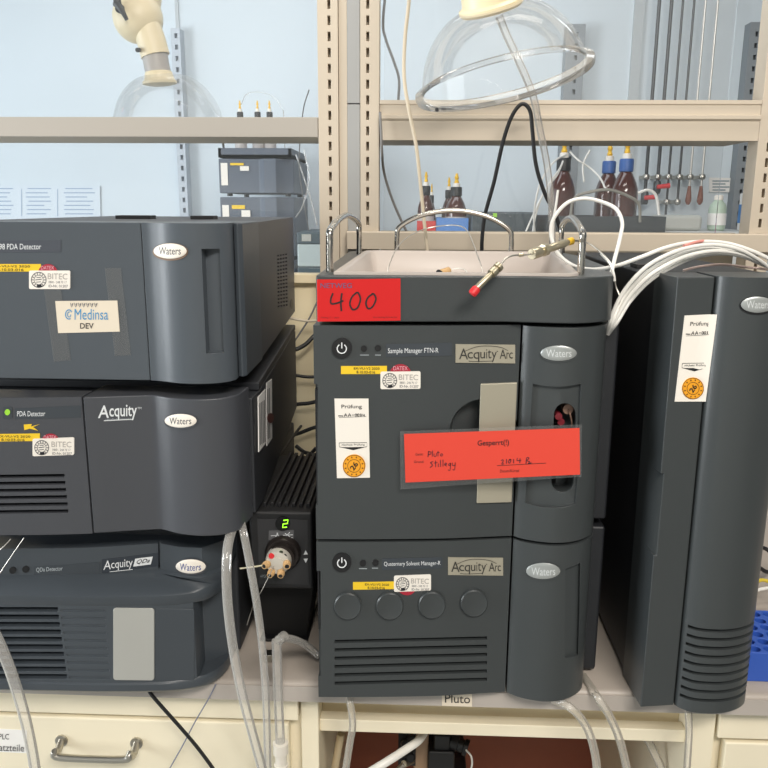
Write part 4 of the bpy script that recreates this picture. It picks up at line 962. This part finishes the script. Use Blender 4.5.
for r in range(15):
    for c in range(4):
        x = 277.2+c*2.65+r*.04; y = 255.0+r*3.62-c*.45
        polycut(bm, [(x, y), (x+1.9, y-.3), (x+1.9, y+1.5), (x, y+1.8)], SU, .010, .01)
cut(cb, bm); add_bevel(cb, .002, 2)
decal(t, 'warning_mark', ell(291.5, 304, 1.3, 5, 14), SU, black, .0006)
for (a, b) in ((115, 150), (190, 213)):
    pa = atZ(a, 216.2, Z1); pb = atZ(b, 215.6, Z1)
    y = 1.25; xa_ = at(a, 216, y).x; xb_ = at(b, 216, y).x
    obj('rubber_pad', box(nb(), xa_, xb_, y, y+.03, Z1-.0016, Z1+.004), black, t, bevel=.0008)
o = decal(t, 'name_strip', [(-30, 241), (61, 240), (61, 252), (-30, 253)], UF, mat('upper_name_strip', (70, 74, 82), .5), .0004)
printing(o, 'printed_text', UF, whiteink, [('2998 PDA Detector', (-6, 243.8, 41.5, 249.5, -.2))], off=.0008)
seal_label(t, UF, 29.5, 270.5, 41, 18.5, 0, (48, 274, 10), (-25, 264, 41, 271.5))
badge(t, 170.5, 251, 16.5, 7.6, UF, badgeW, mat('badge_dark', (60, 62, 70), .5), badgeR, .66)
# tape residue and paper label
bm = nb(); decal_bm(bm, [(44, 289), (61, 288), (71, 360), (54, 362)], UF, .0003, -.0003); obj('tape_residue', bm, tapeM, t, smooth=0)
bm = nb(); decal_bm(bm, [(105, 268), (121, 268), (131, 355), (115, 356)], UF, .0003, -.0003); obj('tape_residue', bm, tapeM, t, smooth=0)
o = sheet(t, 'device_label', ((55.5, 301), (117.5, 300.5), (120, 331.5), (58.5, 333)), UF, cream, .0009, n=2, label='cream paper label with blue print')
printing(o, 'printed_text', UF, bluelogo, [('Medinsa', (75, 308.8, 108.5, 319.6))], [[ell(69.3, 314.3, 3.3, 4.6, 14, 60, 330), 1.0, 2], [ell(69.6, 314.3, 1.6, 2.6, 10, 0, 300), .8, 2]], off=.0013)
printing(o, 'printed_caption', UF, ink, [('DEV', (80.5, 323, 94, 328.5), .012)], off=.0013)
printing(o, 'handwriting', UF, greyink, (), [[[(71+k*4.0, 302.8), (72+k*4.0, 307), (73.6+k*4.0, 303), (72.2+k*4.0, 304.8)], .7, 2] for k in range(7)], off=.0013)
# ================================================================== switching valve
t = thing('valve_stand', 'black stand holding up the small switching valve between the stacks', 'stand', (-.18, 1.1, .9001))
bm = nb(); A = (-.228, -.150, 1.045, 1.16); B = (-.222, -.132, 1.03, 1.18)
solid(bm, [(-.222, 1.075, .9002), (-.158, 1.075, .9002), (-.158, 1.16, .9002), (-.222, 1.16, .9002)], [(-.224, 1.03, 1.0135), (-.138, 1.03, 1.0135), (-.138, 1.18, 1.0135), (-.224, 1.18, 1.0135)])
obj('stand_body', bm, blackm, t, bevel=.003)
obj('base_plate', box(nb(), -.226, -.154, 1.060, 1.17, .9001, .905), black, t, bevel=.001)
t = thing('switching_valve', 'black finned valve box with green numeral and pale multi port head', 'valve', (-.18, 1.1, 1.0137))
xa, xb, yv, za, zb = -.2235, -.1365, 1.0, 1.018, at(283, 512, 1.0).z
hv = obj('housing', box(nb(), xa, xb, yv, 1.25, za, zb), black, t, bevel=.004, seg=3)
for x in (xa+.016, xb-.016):
    for y in (1.035, 1.17): obj('foot', cyl(nb(), (x, y, 1.0137), (x, y, za+.003), .006, seg=14), mat('rubber_foot', (70, 70, 72), .6), t)
for k in range(7):
    x = xa+.0165+k*.0100
    obj('cooling_fin', box(nb(), x, x+.0052, yv+.018, 1.245, zb-.001, zb+.0065), black, t, bevel=.0012)
VF = planeY(yv)
obj('face_plate', prismY(nb(), [(xa+.012, za+.008), (xb-.006, za+.008), (xb-.006, zb-.010), (xa+.012, zb-.010)], yv-.0012, yv+.001), mat('valve_face', (44, 44, 46), .5), t)
o = obj('display_window', cyl(nb(), (at(283, 523, yv).x, yv-.0035, at(283, 523, yv).z), (at(283, 523, yv).x, yv, at(283, 523, yv).z), .010, seg=28), mat('display_black', (10, 10, 10), .15), t)
VD = planeY(yv-.0035)
printing(o, 'display_digit', VD, led, (), [[[(283.5, 520.3), (288, 519.8), (287.5, 523.4), (283.2, 523.8), (282.6, 527.4), (287, 527)], 1.2, 0]], off=.0004, label='glowing green numeral two')
VG = planeY(yv-.0012)
o = decal(t, 'symbol_label', [(269, 530.5), (294, 530), (294, 539), (268.5, 540)], VG, mat('symbol_grey', (88, 88, 90), .5), .0005)
printing(o, 'printed_symbols', VG, whiteink, (), [[[(271, 535.5), (279, 535)], .6, 0], [[(275, 538), (278, 532.5)], .7, 0], [[(277, 532.5), (280, 538)], .7, 0], [[(283, 535), (293, 534.5)], .6, 0], [[(285, 533), (290, 536.5)], .7, 0], [[(284, 537.8), (290, 532)], .7, 0], [[(289, 537.6), (293, 537.3)], .6, 0]], off=.0009)
bm = nb()
for P in ([(303.5, 554.5), (305.8, 550), (308, 554.3)], [(303.5, 558.5), (305.8, 563), (308, 558.3)]):
    bm.faces.new([bm.verts.new(VG.fix(VG.pt(*p), .0005)) for p in P])
obj('arrow_marks', bm, whiteink, t, smooth=0)
printing(t, 'printed_text', VG, paleink, [('4-PORT', (260.5, 574.5, 268, 577.5))], off=.0005)
c = at(281, 562, .985); c = Vector((c.x, yv, at(281, 560, yv).z))
cc = at(278.5, 560.5, .976)
obj('valve_collar', lathe(nb(), [(.0245, 0), (.0245, .008), (.022, .012), (.018, .012), (.018, .022)], (cc.x+.003, yv, cc.z+.002), (0, -1, 0), 32), mat('dark_collar', (46, 40, 38), .35, metal=.4), t, label='round dark bayonet collar')
hd = obj('port_head', lathe(nb(), [(.0175, 0), (.0175, .010), (.0155, .016), (.0085, .0165), (.0085, .018)], (cc.x, .984, cc.z), (0, -1, 0), 32), mat('valve_head_steel', (214, 208, 196), .3, metal=.3), t, label='pale valve head with coloured ports')
def port(px, py, m, nm, r=.0048, l=.010, dx=0, dz=0):
    p = at(px, py, .968); a = Vector((p.x, .970, p.z)); d = Vector((dx, -1, dz)).normalized()
    b = nb(); lathe(b, [(r*.7, 0), (r, .001), (r, l*.6), (r*.8, l*.65), (r*.8, l), (r*.4, l)], a, d, 14)
    o = obj(nm, b, m, t)
    if l > .008: obj('bore', cyl(nb(), a+d*(l+.0001), a+d*(l+.0003), r*.55, seg=12), black, o)
    return o
port(271.5, 556, redC, 'port_plug', .0040, .004)
port(281, 552.5, mat('dark_port', (60, 66, 50), .4), 'port_plug', .0026, .002)
port(284.5, 556, mat('black_port', (36, 32, 30), .4), 'port_plug', .0028, .002)
port(279.5, 556.5, mat('green_port', (150, 178, 140), .4), 'port_plug', .0022, .002)
port(268, 564, tanM, 'port_fitting', .0052, .010, -.45, 0); port(272, 571.5, tanM, 'port_fitting', .0050, .010, -.2, -.25)
port(281, 571.5, tanM, 'port_fitting', .0052, .010, .05, -.3); port(286.5, 563.5, tanM, 'port_fitting', .0054, .010, .2, -.05)
P = [at(264.5, 565.0, .966), at(256, 566.5, .955), at(240, 568.5, .945)]
o = obj('capillary', tube(nb(), P, .0011, 8), mat('cream_capillary', (226, 220, 190), .4), t, label='short cream capillary sticking out left')
P = [at(274, 566, .966), at(270, 574, .955), at(262, 590, .95), at(256, 600, .97), at(251, 612, 1.0), at(247, 625, 1.0)]
obj('wire', tube(nb(), P, .0006, 6), wire, t)

# ================================================================== clear extraction domes
def dome(root, base, axis, R, hgt, mt, mr):
    ax = Vector(axis).normalized()
    pr = [(R, 0), (R*.985, hgt*.08), (R*.935, hgt*.30), (R*.85, hgt*.52), (R*.72, hgt*.73), (R*.55, hgt*.90), (R*.40, hgt*.98), (R*.27, hgt*1.01)]
    pr = [(r, h) for r, h in pr]
    bm = nb()
    # smooth the profile
    Q = smoothpath([(r, h, 0) for r, h in pr], 4)
    lathe(bm, [(q.x, q.y) for q in Q], base, ax, 64, caps=False)
    obj('dome_shell', bm, mt, root, smooth=80)
    bm = nb(); lathe(bm, [(R*.985, -.001), (R*1.075, -.006), (R*1.085, -.001), (R*1.08, .004), (R*1.0, .008), (R*.985, .006)], base, ax, 64, caps=False)
    obj('dome_rim', bm, mr, root, smooth=60)
    return ax
base = at(503, 77, 1.36)
tl = math.radians(21); rl = math.radians(14.5)
n0 = Vector((0, -math.sin(tl), math.cos(tl)))
ry = up*1.0; view = (base-EYE).normalized()
axis = (Matrix.Rotation(-rl, 3, view) @ n0)
if axis.dot(rt) > 0: axis = (Matrix.Rotation(rl, 3, view) @ n0)
t = thing('extraction_hood', 'large clear dome hood hanging tilted in front of the right shelf', 'hood', tuple(base))
ax = dome(t, base, axis, .134, .108, domeM, domeR)
nk = base+ax*.100
obj('collar', lathe(nb(), [(.046, 0), (.050, .004), (.050, .010), (.044, .014), (.042, .034), (.036, .036)], nk, ax, 36), ivory, t, label='ivory neck collar')
n1 = nk+ax*.035
obj('duct', tube(nb(), [n1, n1+ax*.05, n1+ax*.10+Vector((0, 0, .03)), n1+ax*.10+Vector((-.01, .02, .14)), n1+ax*.10+Vector((-.01, .03, .62))], .034, 24), mat('grey_duct', (188, 186, 182), .4), t)
lg = [(434.5, 109.5), (440.5, 109.0)]
u_, v_ = basis(ax)
def rim_pt(px, py):
    Y = 1.25
    best = None
    for k in range(720):
        a = math.pi*k/360; p = base+(u_*math.cos(a)+v_*math.sin(a))*.152
        if p.y > base.y: continue
        d = p-EYE; D = d.dot(fw); x = 384+F*d.dot(rt)/D; y = 384-F*d.dot(up)/D
        e = abs(x-px)
        if best is None or e < best[0]: best = (e, p, y)
    return best
b0 = rim_pt(437, 109); LP = planeY(b0[1].y-.004)
printing(t, 'rim_mark', LP, ink, (), [[[(441.5+k*1.6, b0[2]-.9-k*.12), (442.5+k*1.6, b0[2]-1-k*.12)], 2.0, 0] for k in range(6)]+[[ell(437, b0[2]-.4, 1.1, 1.1, 10)+[ell(437, b0[2]-.4, 1.1, 1.1, 10)[0]], 2.0, 0]], off=.0004)
base = at(169, 125, 2.25)
t = thing('extraction_hood', 'smaller clear dome hood with ivory jointed arm behind the left glass pane', 'hood', tuple(base))
R = .150
ax = dome(t, base, (-.06, -.10, 1), R, .128, domeM, domeR)
nk = base+ax*.126
p1 = at(157, 76, 2.25)
obj('collar', lathe(nb(), [(.030, -.004), (.046, .0), (.046, .006), (.040, .012), (.036, .030), (.030, .034)], at(160, 84, 2.25), (-.06, -.05, 1), 32), ivory, t)
obj('grey_sleeve', tube(nb(), [at(160, 80, 2.25), at(156, 62, 2.25), at(154.5, 50, 2.25)], .034, 28), mat('grey_sleeve_plastic', (176, 170, 164), .45), t)
obj('arm_tube', tube(nb(), [at(155.5, 56, 2.25), at(151, 40, 2.25), at(146, 26, 2.25), at(142, 12, 2.26)], .0385, 28), ivory, t)
b = nb(); c0 = at(138, 18, 2.26); bmesh.ops.create_uvsphere(b, u_segments=32, v_segments=20, radius=.066, matrix=Matrix.Translation(c0)); obj('arm_joint', b, ivory, t, smooth=60)
obj('upper_arm', tube(nb(), [at(139, 10, 2.27), at(141, -10, 2.28), at(141, -40, 2.30), at(130, -160, 2.30)], .055, 28), ivory, t)
b = nb(); kx = at(119, 8, 2.19); cyl(b, kx, at(128, 14, 2.23), .012, .010, 14); ka = at(116, 3, 2.185); kb = at(127, 20, 2.185)
tube(b, [ka, at(121, 9, 2.18), kb], lambda s: .010-.005*s, 10); cyl(b, at(117, -1, 2.185), at(118, 6, 2.185), .010, seg=12)
obj('clamp_knob', b, black, t, label='black clamping knob')
b = nb(); cyl(b, at(137.5, 50, 2.205), at(139, 50, 2.225), .006, seg=10); obj('screw', b, black, t)

# ================================================================== fittings, tubes, cords
def line(name, label, pts, r, m, cat='tube', seg=10, group=None, n=8):
    return obj(name, tube(nb(), [at(*p) for p in pts], r, seg, n=n), m, None, cat=cat, label=label, group=group)
# pre-column fittings
t = thing('capillary_fitting', 'two steel inline fittings with red end cap resting across the white tray rim', 'fitting', at(500, 260, .92))
def run(name, p, q, r, m, prof, lab=None):
    a = at(*p); d = at(*q)-a; L = d.length
    return obj(name, lathe(nb(), [(r*k, L*s) for k, s in prof], a, d, 18), m, t, label=lab)
nutp = [(.55, 0), (.75, 0), (.8, .02), (.8, .55), (.6, .56), (.6, .62), (1.15, .63), (1.15, .80), (.7, .81), (.7, .86), (1.2, .87), (1.2, .98), (.8, 1)]
sat = mat('fitting_steel', (196, 186, 160), .3, metal=.8)
run('red_cap', (471.8, 294.5, .902), (477.5, 287.5, .904), .0052, redC, [(.8, 0), (1, .12), (1, .75), (.75, 1)])
run('steel_body', (476.5, 288.5, .904), (500, 265.5, .925), .0048, sat, nutp, 'steel nut and barrel')
run('steel_body', (531.5, 254.5, .945), (569, 241.8, 1.0), .0048, sat, [(1.25, 0), (1.35, .01), (1.35, .2), (.9, .21), (.9, .28), (1.5, .29), (1.5, .37), (.9, .38), (.9, .5), (1.05, .52), (1.05, .86), (.8, .88), (.8, 1)], 'steel nut and barrel')
run('yellow_end', (568, 242.1, .998), (573, 240.6, 1.004), .0046, fitY, [(.9, 0), (1, .2), (1, .8), (.6, 1)])
obj('capillary', tube(nb(), [at(500, 265.5, .925), at(506, 258.5, .93), at(513, 255.5, .935), at(522, 255, .94), at(532, 254.2, .945)], .0011, 8), steelS, t)
b = nb(); cyl(b, at(519, 255.3, .938), at(523, 254.6, .940), .0022, seg=10); obj('crimp', b, sat, t)
obj('capillary', tube(nb(), [at(573, 240.6, 1.004), at(585, 242, 1.01), at(597, 249, 1.0), at(608, 261, .99), at(613, 272, .985), at(616, 287, .985), at(620, 300, .98), at(612, 312, .975), at(603, 320, .975), at(599, 323, .98)], .0011, 8), steelS, t)
obj('white_sleeve', tube(nb(), [at(601, 253.5, .999), at(609.5, 263, .99), at(613.2, 273, .985), at(614.5, 281, .985)], .0019, 10), tubeW, t, label='white sleeve on the capillary')
# tan fitting and wire inside the tray
t = thing('inline_connector', 'tan connector with thin white line lying inside the white tray', 'connector', at(446, 272, 1.12))
b = nb(); a = at(440, 273.5, 1.10); lathe(b, [(.0035, 0), (.0052, .003), (.0052, .010), (.0042, .011), (.0042, .016), (.005, .017), (.005, .024), (.003, .027)], a, at(452, 269, 1.13)-a, 14); obj('connector_body', b, tanM, t)
b = nb(); c = at(438.5, 272, 1.09); cyl(b, c, a, .0035, .0045, 12); obj('black_end', b, black, t)
obj('thin_line', tube(nb(), [at(451, 269.5, 1.13), at(459, 268.5, 1.14), at(465, 270, 1.13), at(468, 275, 1.10)], .0010, 6), tubeW, t)
line('wire_loop', 'thin steel capillary loop arching up from inside the white tray', [(387, 274, 1.10), (390, 263, 1.12), (397, 248, 1.18), (408, 237, 1.24), (425, 229, 1.28), (445, 225.5, 1.28), (460, 226, 1.25), (468, 232, 1.22), (473, 243, 1.18), (480, 262, 1.12), (483, 273, 1.10)], .0009, wire, 'wire', 6)
# hanging cords
line('cord', 'beige cord hanging down in front of the rack behind the white tray', [(413, -60, 1.50), (409, 0, 1.50), (405, 38, 1.50), (404, 75, 1.50), (408, 105, 1.50), (416, 145, 1.50), (421, 190, 1.50), (426, 240, 1.50), (428, 262, 1.50)], .0034, cordB, 'cord')
line('cord', 'grey cord hanging behind the right shelf next to the slotted upright', [(387, -20, 1.84), (383, 22, 1.84), (386, 40, 1.84), (394, 62, 1.84), (399, 80, 1.84), (398, 104, 1.84)], .0030, cordG, 'cord')
t = line('cord', 'thin dark grey cord below the right shelf beside the slotted upright', [(380, 112, 1.590), (381, 130, 1.588), (382, 152, 1.592), (384, 172, 1.64), (391, 196, 1.65), (401, 220, 1.65), (409, 236, 1.65)], .0026, cordG, 'cord')
line('cord', 'black cable arching up behind the white tray below the dome', [(482, 262, 1.53), (482, 240, 1.53), (485, 215, 1.53), (494, 182, 1.53), (503, 142, 1.53), (512, 116, 1.53), (522, 104, 1.53), (530, 111, 1.53), (532.5, 132, 1.53), (536, 165, 1.53), (545, 194, 1.53), (556, 216, 1.53), (562, 240, 1.53), (563, 262, 1.53)], .0037, cordK, 'cord')
line('hose', 'translucent white hose dropping from the dome to behind the white tray', [(499, 16, 1.33), (507, 36, 1.335), (520, 64, 1.35), (533, 96, 1.375), (540, 130, 1.42), (547, 165, 1.46), (551, 200, 1.48), (552, 228, 1.48), (553, 262, 1.48)], .0062, tubeC, 'hose')
line('hose', 'thin white line running beside the translucent hose behind the right handle', [(558, 190, 1.47), (556, 205, 1.47), (553, 225, 1.47), (553, 262, 1.47)], .0022, tubeW, 'hose')
# white tubing on the right
line('tube', 'white tube looping around the right tray handle to the module at the right', [(604, 328, .985), (606, 305, .985), (612, 270, 1.02), (620, 238, 1.08), (622, 222, 1.10), (616, 209, 1.11), (602, 202, 1.12), (584, 198.5, 1.12), (567, 203, 1.12), (554, 218, 1.12), (551, 234, 1.12), (557, 252, 1.11), (572, 265, 1.09), (592, 269.5, 1.06), (616, 266, 1.03), (640, 257.5, 1.02), (668, 247, 1.03), (695, 242, 1.05), (725, 243, 1.06), (752, 251, 1.06), (775, 262, 1.08), (800, 276, 1.13), (815, 300, 1.22), (818, 340, 1.30), (815, 380, 1.36)], .0026, tubeW, 'tube', 10)
GB = 'white tubes of the bundle over the right module'
for k, (dy, dY, lb) in enumerate(((0, 0, 'outermost white tube of the bundle sweeping over the right module'), (4.5, .014, 'second white tube of the bundle, just inside the outermost one'), (8.5, .004, 'third white tube of the bundle sweeping over the right module'), (12.5, .018, 'innermost white tube of the bundle sweeping over the right module'))):
    P = [(608, 334, .99), (611+dy*.5, 318+dy*.3, .975), (624+dy*.5, 291+dy*.8, .97+dY), (645+dy*.4, 268+dy, .965+dY), (668+dy*.3, 254.5+dy, .97+dY), (692, 247+dy*.9, .985+dY), (716, 245+dy*.7, 1.0+dY), (740, 250+dy*.45, 1.01+dY), (760, 261+dy*.2, 1.03+dY), (778+dy*.6, 275, 1.07+dY), (800+dy*.5, 292, 1.14+dY), (812, 315+dy, 1.22+dY), (815, 350+dy, 1.30+dY)]
    line('tube', lb, P, .0025, tubeW, 'tube', 10, GB)
line('tube', 'pinkish thin tube lying along the top of the right module', [(683, 270.5, 1.03), (700, 266.5, 1.03), (722, 264.5, 1.04), (745, 267, 1.05), (770, 270, 1.05), (788, 276, 1.05)], .0016, mat('pink_tubing', (226, 200, 190), .45), 'tube')
b = line('tube', 'pale red tube showing within the white tubes above the right module', [(684, 246, 1.02), (700, 241.5, 1.05), (715, 242, 1.06), (728, 245.5, 1.06)], .0021, mat('red_tubing', (226, 150, 140), .45), 'tube')
# clear drain tubes at the left
def ctube(label, pts, r, m=tubeC, nm='drain_tube'): return line(nm, label, pts, r, m, 'tube', 14)
ctube('wide clear drain tube hanging in front of the left stack, nearest its corner', [(236, 520, .955), (229, 540, .925), (226.5, 565, .905), (227.5, 600, .898), (232, 640, .895), (240, 685, .893), (251, 728, .893), (264, 775, .893), (275, 810, .893)], .0062)
ctube('clear drain tube running down in front of the switching valve', [(238, 512, .975), (243, 530, .945), (249, 560, .935), (257, 605, .93), (262.5, 650, .93), (266, 700, .93), (268, 775, .93), (269, 810, .93)], .0052)
ctube('wide clear drain tube at the far left edge in front of the drawer', [(-118, 470, 1.02), (-112, 500, .96), (-85, 535, .90), (-50, 570, .87), (-18, 610, .86), (-6, 632, .86), (8, 664, .86), (20, 700, .86), (29, 735, .86), (36, 775, .86), (40, 810, .86)], .0068)
t = thing('drain_pipe', 'rigid clear drain pipe ending in a white coupling in front of the drawer', 'pipe', at(278, 790, .94))
obj('clear_pipe', tube(nb(), [at(276.5, 640, .945), at(278, 690, .943), at(280.5, 748, .941)], .0066, 16, smooth=False), tubeC, t)
a = at(280.5, 742, .941); d = Vector((0, 0, -1))
obj('coupling', lathe(nb(), [(.0068, 0), (.0105, .001), (.0105, .017), (.0080, .018), (.0080, .034), (.0095, .035), (.0095, .075), (.0085, .085)], a, d, 24), mat('white_coupling', (232, 226, 214), .4), t, label='white pipe coupling')
b = nb(); cyl(b, at(279, 640.5, .945), at(284, 636, .96), .007, seg=14); tube(b, [at(279, 638, .948), at(292, 639, .965), (at(306, 645, .985)), at(318, 655, .995)], .0052, 12); obj('side_branch', b, tubeC, t)
b = nb(); box(b, *sorted((at(263, 640, 1.01).x, at(272, 640, 1.01).x)), 1.005, 1.02, .9003, .912); obj('metal_clip', b, steelS, None, cat='clip', label='small metal clip on the bench below the valve stand', bevel=.001)
# thin lines and cords at the lower left
line('cord', 'black cord hanging from the bench edge across the drawer front', [(148, 688, .975), (151, 694, .952), (163, 708, .952), (180, 727, .955), (197, 747, .958), (214, 770, .96), (226, 790, .96)], .0026, cordK, 'cord')
line('wire', 'thin grey wire crossing the drawer front beside the black cord', [(216, 684, .955), (209, 698, .95), (195, 722, .955), (183, 745, .958), (169, 770, .96), (160, 790, .96)], .0009, mat('grey_blue_wire', (120, 124, 140), .5), 'wire', 6)
line('wire', 'thin pale wire slanting across the lower left module, left one', [(-120, 560, .99), (-80, 580, .93), (-40, 580, .905), (-8, 556, .905), (2, 548, .905), (11, 539, .91)], .0006, wire, 'wire', 6)
line('wire', 'thin pale wire slanting across the lower left module, right one', [(-124, 590, .99), (-80, 620, .92), (-40, 612, .895), (-6, 580, .895), (6, 564, .90), (17, 548, .90), (24, 538, .90)], .0006, wire, 'wire', 6)
# tubes below the centre stack
ctube('clear drain tube hanging below the left corner of the centre stack', [(350, 694, .962), (350, 702, .950), (352, 715, .945), (352.5, 728, .945), (349.5, 745, .945), (345, 775, .945), (342, 800, .945)], .0050, tubeY)
ctube('milky tube rising inside the open compartment towards the rail', [(424, 733, 1.06), (418, 741, 1.04), (405, 750, 1.02), (388, 761, 1.0), (370, 772, .99), (350, 784, .99)], .0062, tubeW)
ctube('clear drain tube curving out below the rounded door of the centre stack', [(550, 699, .975), (557, 701.5, .956), (568, 706, .945), (580, 717, .94), (590, 735, .94), (596, 760, .94), (598, 790, .94)], .0056, tubeY)
ctube('clear drain tube bending over the bench edge between the two right modules', [(583, 676, 1.0), (588, 683, .975), (598, 698, .948), (609, 715, .943), (619, 738, .943), (626, 765, .943), (630, 790, .943)], .0056, tubeY)
ctube('clear tube standing inside the open compartment at its right side', [(646, 736, 1.07), (654, 752, 1.06), (664, 775, 1.05), (668, 795, 1.05)], .0062, tubeY)
ctube('clear drain tube hanging straight down below the tall right module', [(688, 706, .965), (688.5, 714, .953), (689, 735, .95), (687, 770, .95), (686, 800, .95)], .0048, tubeY)
ctube('beige tube standing at the left inside the open compartment', [(341, 734, 1.06), (338, 750, 1.06), (334, 775, 1.06), (332, 800, 1.06)], .0060, mat('beige_tubing', (190, 172, 140), .5))
# pump in the compartment
t = thing('dosing_pump', 'black pump with round plug standing in the open compartment', 'pump', (.09, 1.2, .0801))
p = at(436, 745, 1.18)
def X(px, Y=1.15): return at(px, 750, Y).x
def Z(py, Y=1.15): return at(440, py, Y).z
obj('pump_body', box(nb(), X(424), X(470), 1.15, 1.30, .0805, Z(790)), black, t, bevel=.004)
obj('motor_block', box(nb(), X(428), X(455), 1.15, 1.24, Z(790)-.001, Z(752)), black, t, bevel=.004)
obj('plug_head', box(nb(), X(434), X(450), 1.155, 1.22, Z(753), Z(738)), black, t, bevel=.003)
b = nb(); lathe(b, [(.010, 0), (.013, .004), (.013, .016), (.011, .017), (.011, .026), (.014, .027), (.014, .034)], (X(449), 1.17, Z(748)), (1, -.25, -.25), 18); obj('cable_gland', b, black, t)
obj('beige_bracket', box(nb(), X(414), X(429), 1.17, 1.24, .0805, Z(742)), mat('bracket_beige', (170, 140, 112), .5), t, bevel=.003)
b = nb()
for px, py in ((405, 742), (411, 738), (400, 752), (408, 755)): lathe(b, [(.006, 0), (.009, .003), (.009, .012), (.006, .015)], at(px, py, 1.16), (.3, -1, .3), 12)
box(b, X(398), X(416), 1.17, 1.20, Z(775), Z(738)); obj('valve_block', b, black, t)
b = nb(); tube(b, [at(466, 750, 1.14), at(471, 756, 1.13), at(472, 764, 1.13), at(470, 772, 1.13)], .0016, 8); obj('cable', b, tubeW, t)
b = nb(); cyl(b, at(404, 764, 1.14), at(412, 760, 1.16), .006, seg=12); cyl(b, at(397, 770, 1.14), at(404, 764, 1.14), .004, seg=10); obj('steel_fitting', b, steelS, t)
# cables between the two stacks
for k, (pts, r, m, lb) in enumerate((([(288, 350, 1.60), (297, 349, 1.60), (306, 344, 1.61), (314, 336, 1.62), (326, 326, 1.63)], .0045, cordK, 'thick black cable rising right behind the stacks, topmost'),
    ([(290, 374, 1.61), (300, 376, 1.61), (310, 377, 1.61), (326, 376, 1.61)], .0034, cordK, 'black cable crossing level behind the stacks, second from top'),
    ([(290, 405, 1.61), (300, 404, 1.61), (310, 403, 1.61), (326, 399, 1.61)], .0042, cordK, 'black cable crossing behind the stacks, third from top'),
    ([(290, 436, 1.61), (300, 433, 1.61), (310, 429, 1.61), (326, 424, 1.61)], .0040, cordK, 'black cable crossing behind the stacks, lowest of four'),
    ([(290, 318, 1.6), (300, 320, 1.6), (310, 321, 1.6), (326, 320, 1.6)], .0028, cordB, 'beige cable crossing behind the stacks above the black ones'),
    ([(294, 342, 1.6), (302, 330, 1.6), (310, 317, 1.6), (318, 300, 1.6)], .0018, cordG, 'thin grey cord slanting up behind the number sign'),
    ([(296, 446, 1.6), (304, 452, 1.59), (312, 455, 1.58), (314, 465, 1.57), (306, 474, 1.57), (300, 478, 1.58)], .0042, cordK, 'black cable curled in a tangle behind the stacks, upper loop'),
    ([(316, 448, 1.6), (308, 458, 1.6), (306, 470, 1.6), (314, 478, 1.59), (320, 480, 1.6)], .0040, cordK, 'black cable curled in a tangle behind the stacks, lower loop'),
    ([(296, 476, 1.55), (305, 470, 1.55), (313, 474, 1.55), (318, 480, 1.55)], .0036, cordK, 'black cable hump lying behind the valve box'))):
    line('cable', lb, pts, r, m, 'cable', 8)
line('cable', 'black cable running diagonally down beside the middle left module', [(301, 426, 1.52), (290, 441, 1.40), (276, 462, 1.26), (262, 484, 1.15), (250, 504, 1.05), (241, 521, .985)], .0028, cordK, 'cable', 8)
# blue tube rack and cords at the right edge
t = thing('tube_rack', 'blue perforated tube rack on the bench at the right edge', 'rack', (.53, 1.04, .9001))
xa, xb, ya, yb, zr0, zr1 = .462, .585, .992, 1.112, .9002, .9445
o = obj('rack_body', box(nb(), xa, xb, ya, yb, zr0, zr1), rackB, t)
bm = nb()
for i in range(6):
    for j in range(6):
        cyl(bm, (xa+.011+i*.0200, ya+.011+j*.0194, zr1-.030), (xa+.011+i*.0200, ya+.011+j*.0194, zr1+.01), .0074, seg=14)
cut(o, bm); add_bevel(o, .0012, 1)
line('cord', 'coiled black cord on the bench behind the blue rack', [(752, 560, 1.30), (760, 548, 1.33), (770, 552, 1.33), (776, 565, 1.31), (768, 572, 1.28), (757, 566, 1.27)], .0035, cordK, 'cord', 8)
line('cord', 'yellow cord on the bench behind the blue rack', [(754, 583, 1.21), (762, 580, 1.22), (772, 582, 1.22), (784, 580, 1.22)], .0030, mat('yellow_cord', (214, 190, 60), .5), 'cord', 8)
line('cord', 'pale cord on the bench just in front of the yellow cord', [(752, 592, 1.19), (762, 589, 1.20), (774, 588, 1.20), (784, 592, 1.19)], .0028, tubeW, 'cord', 8)
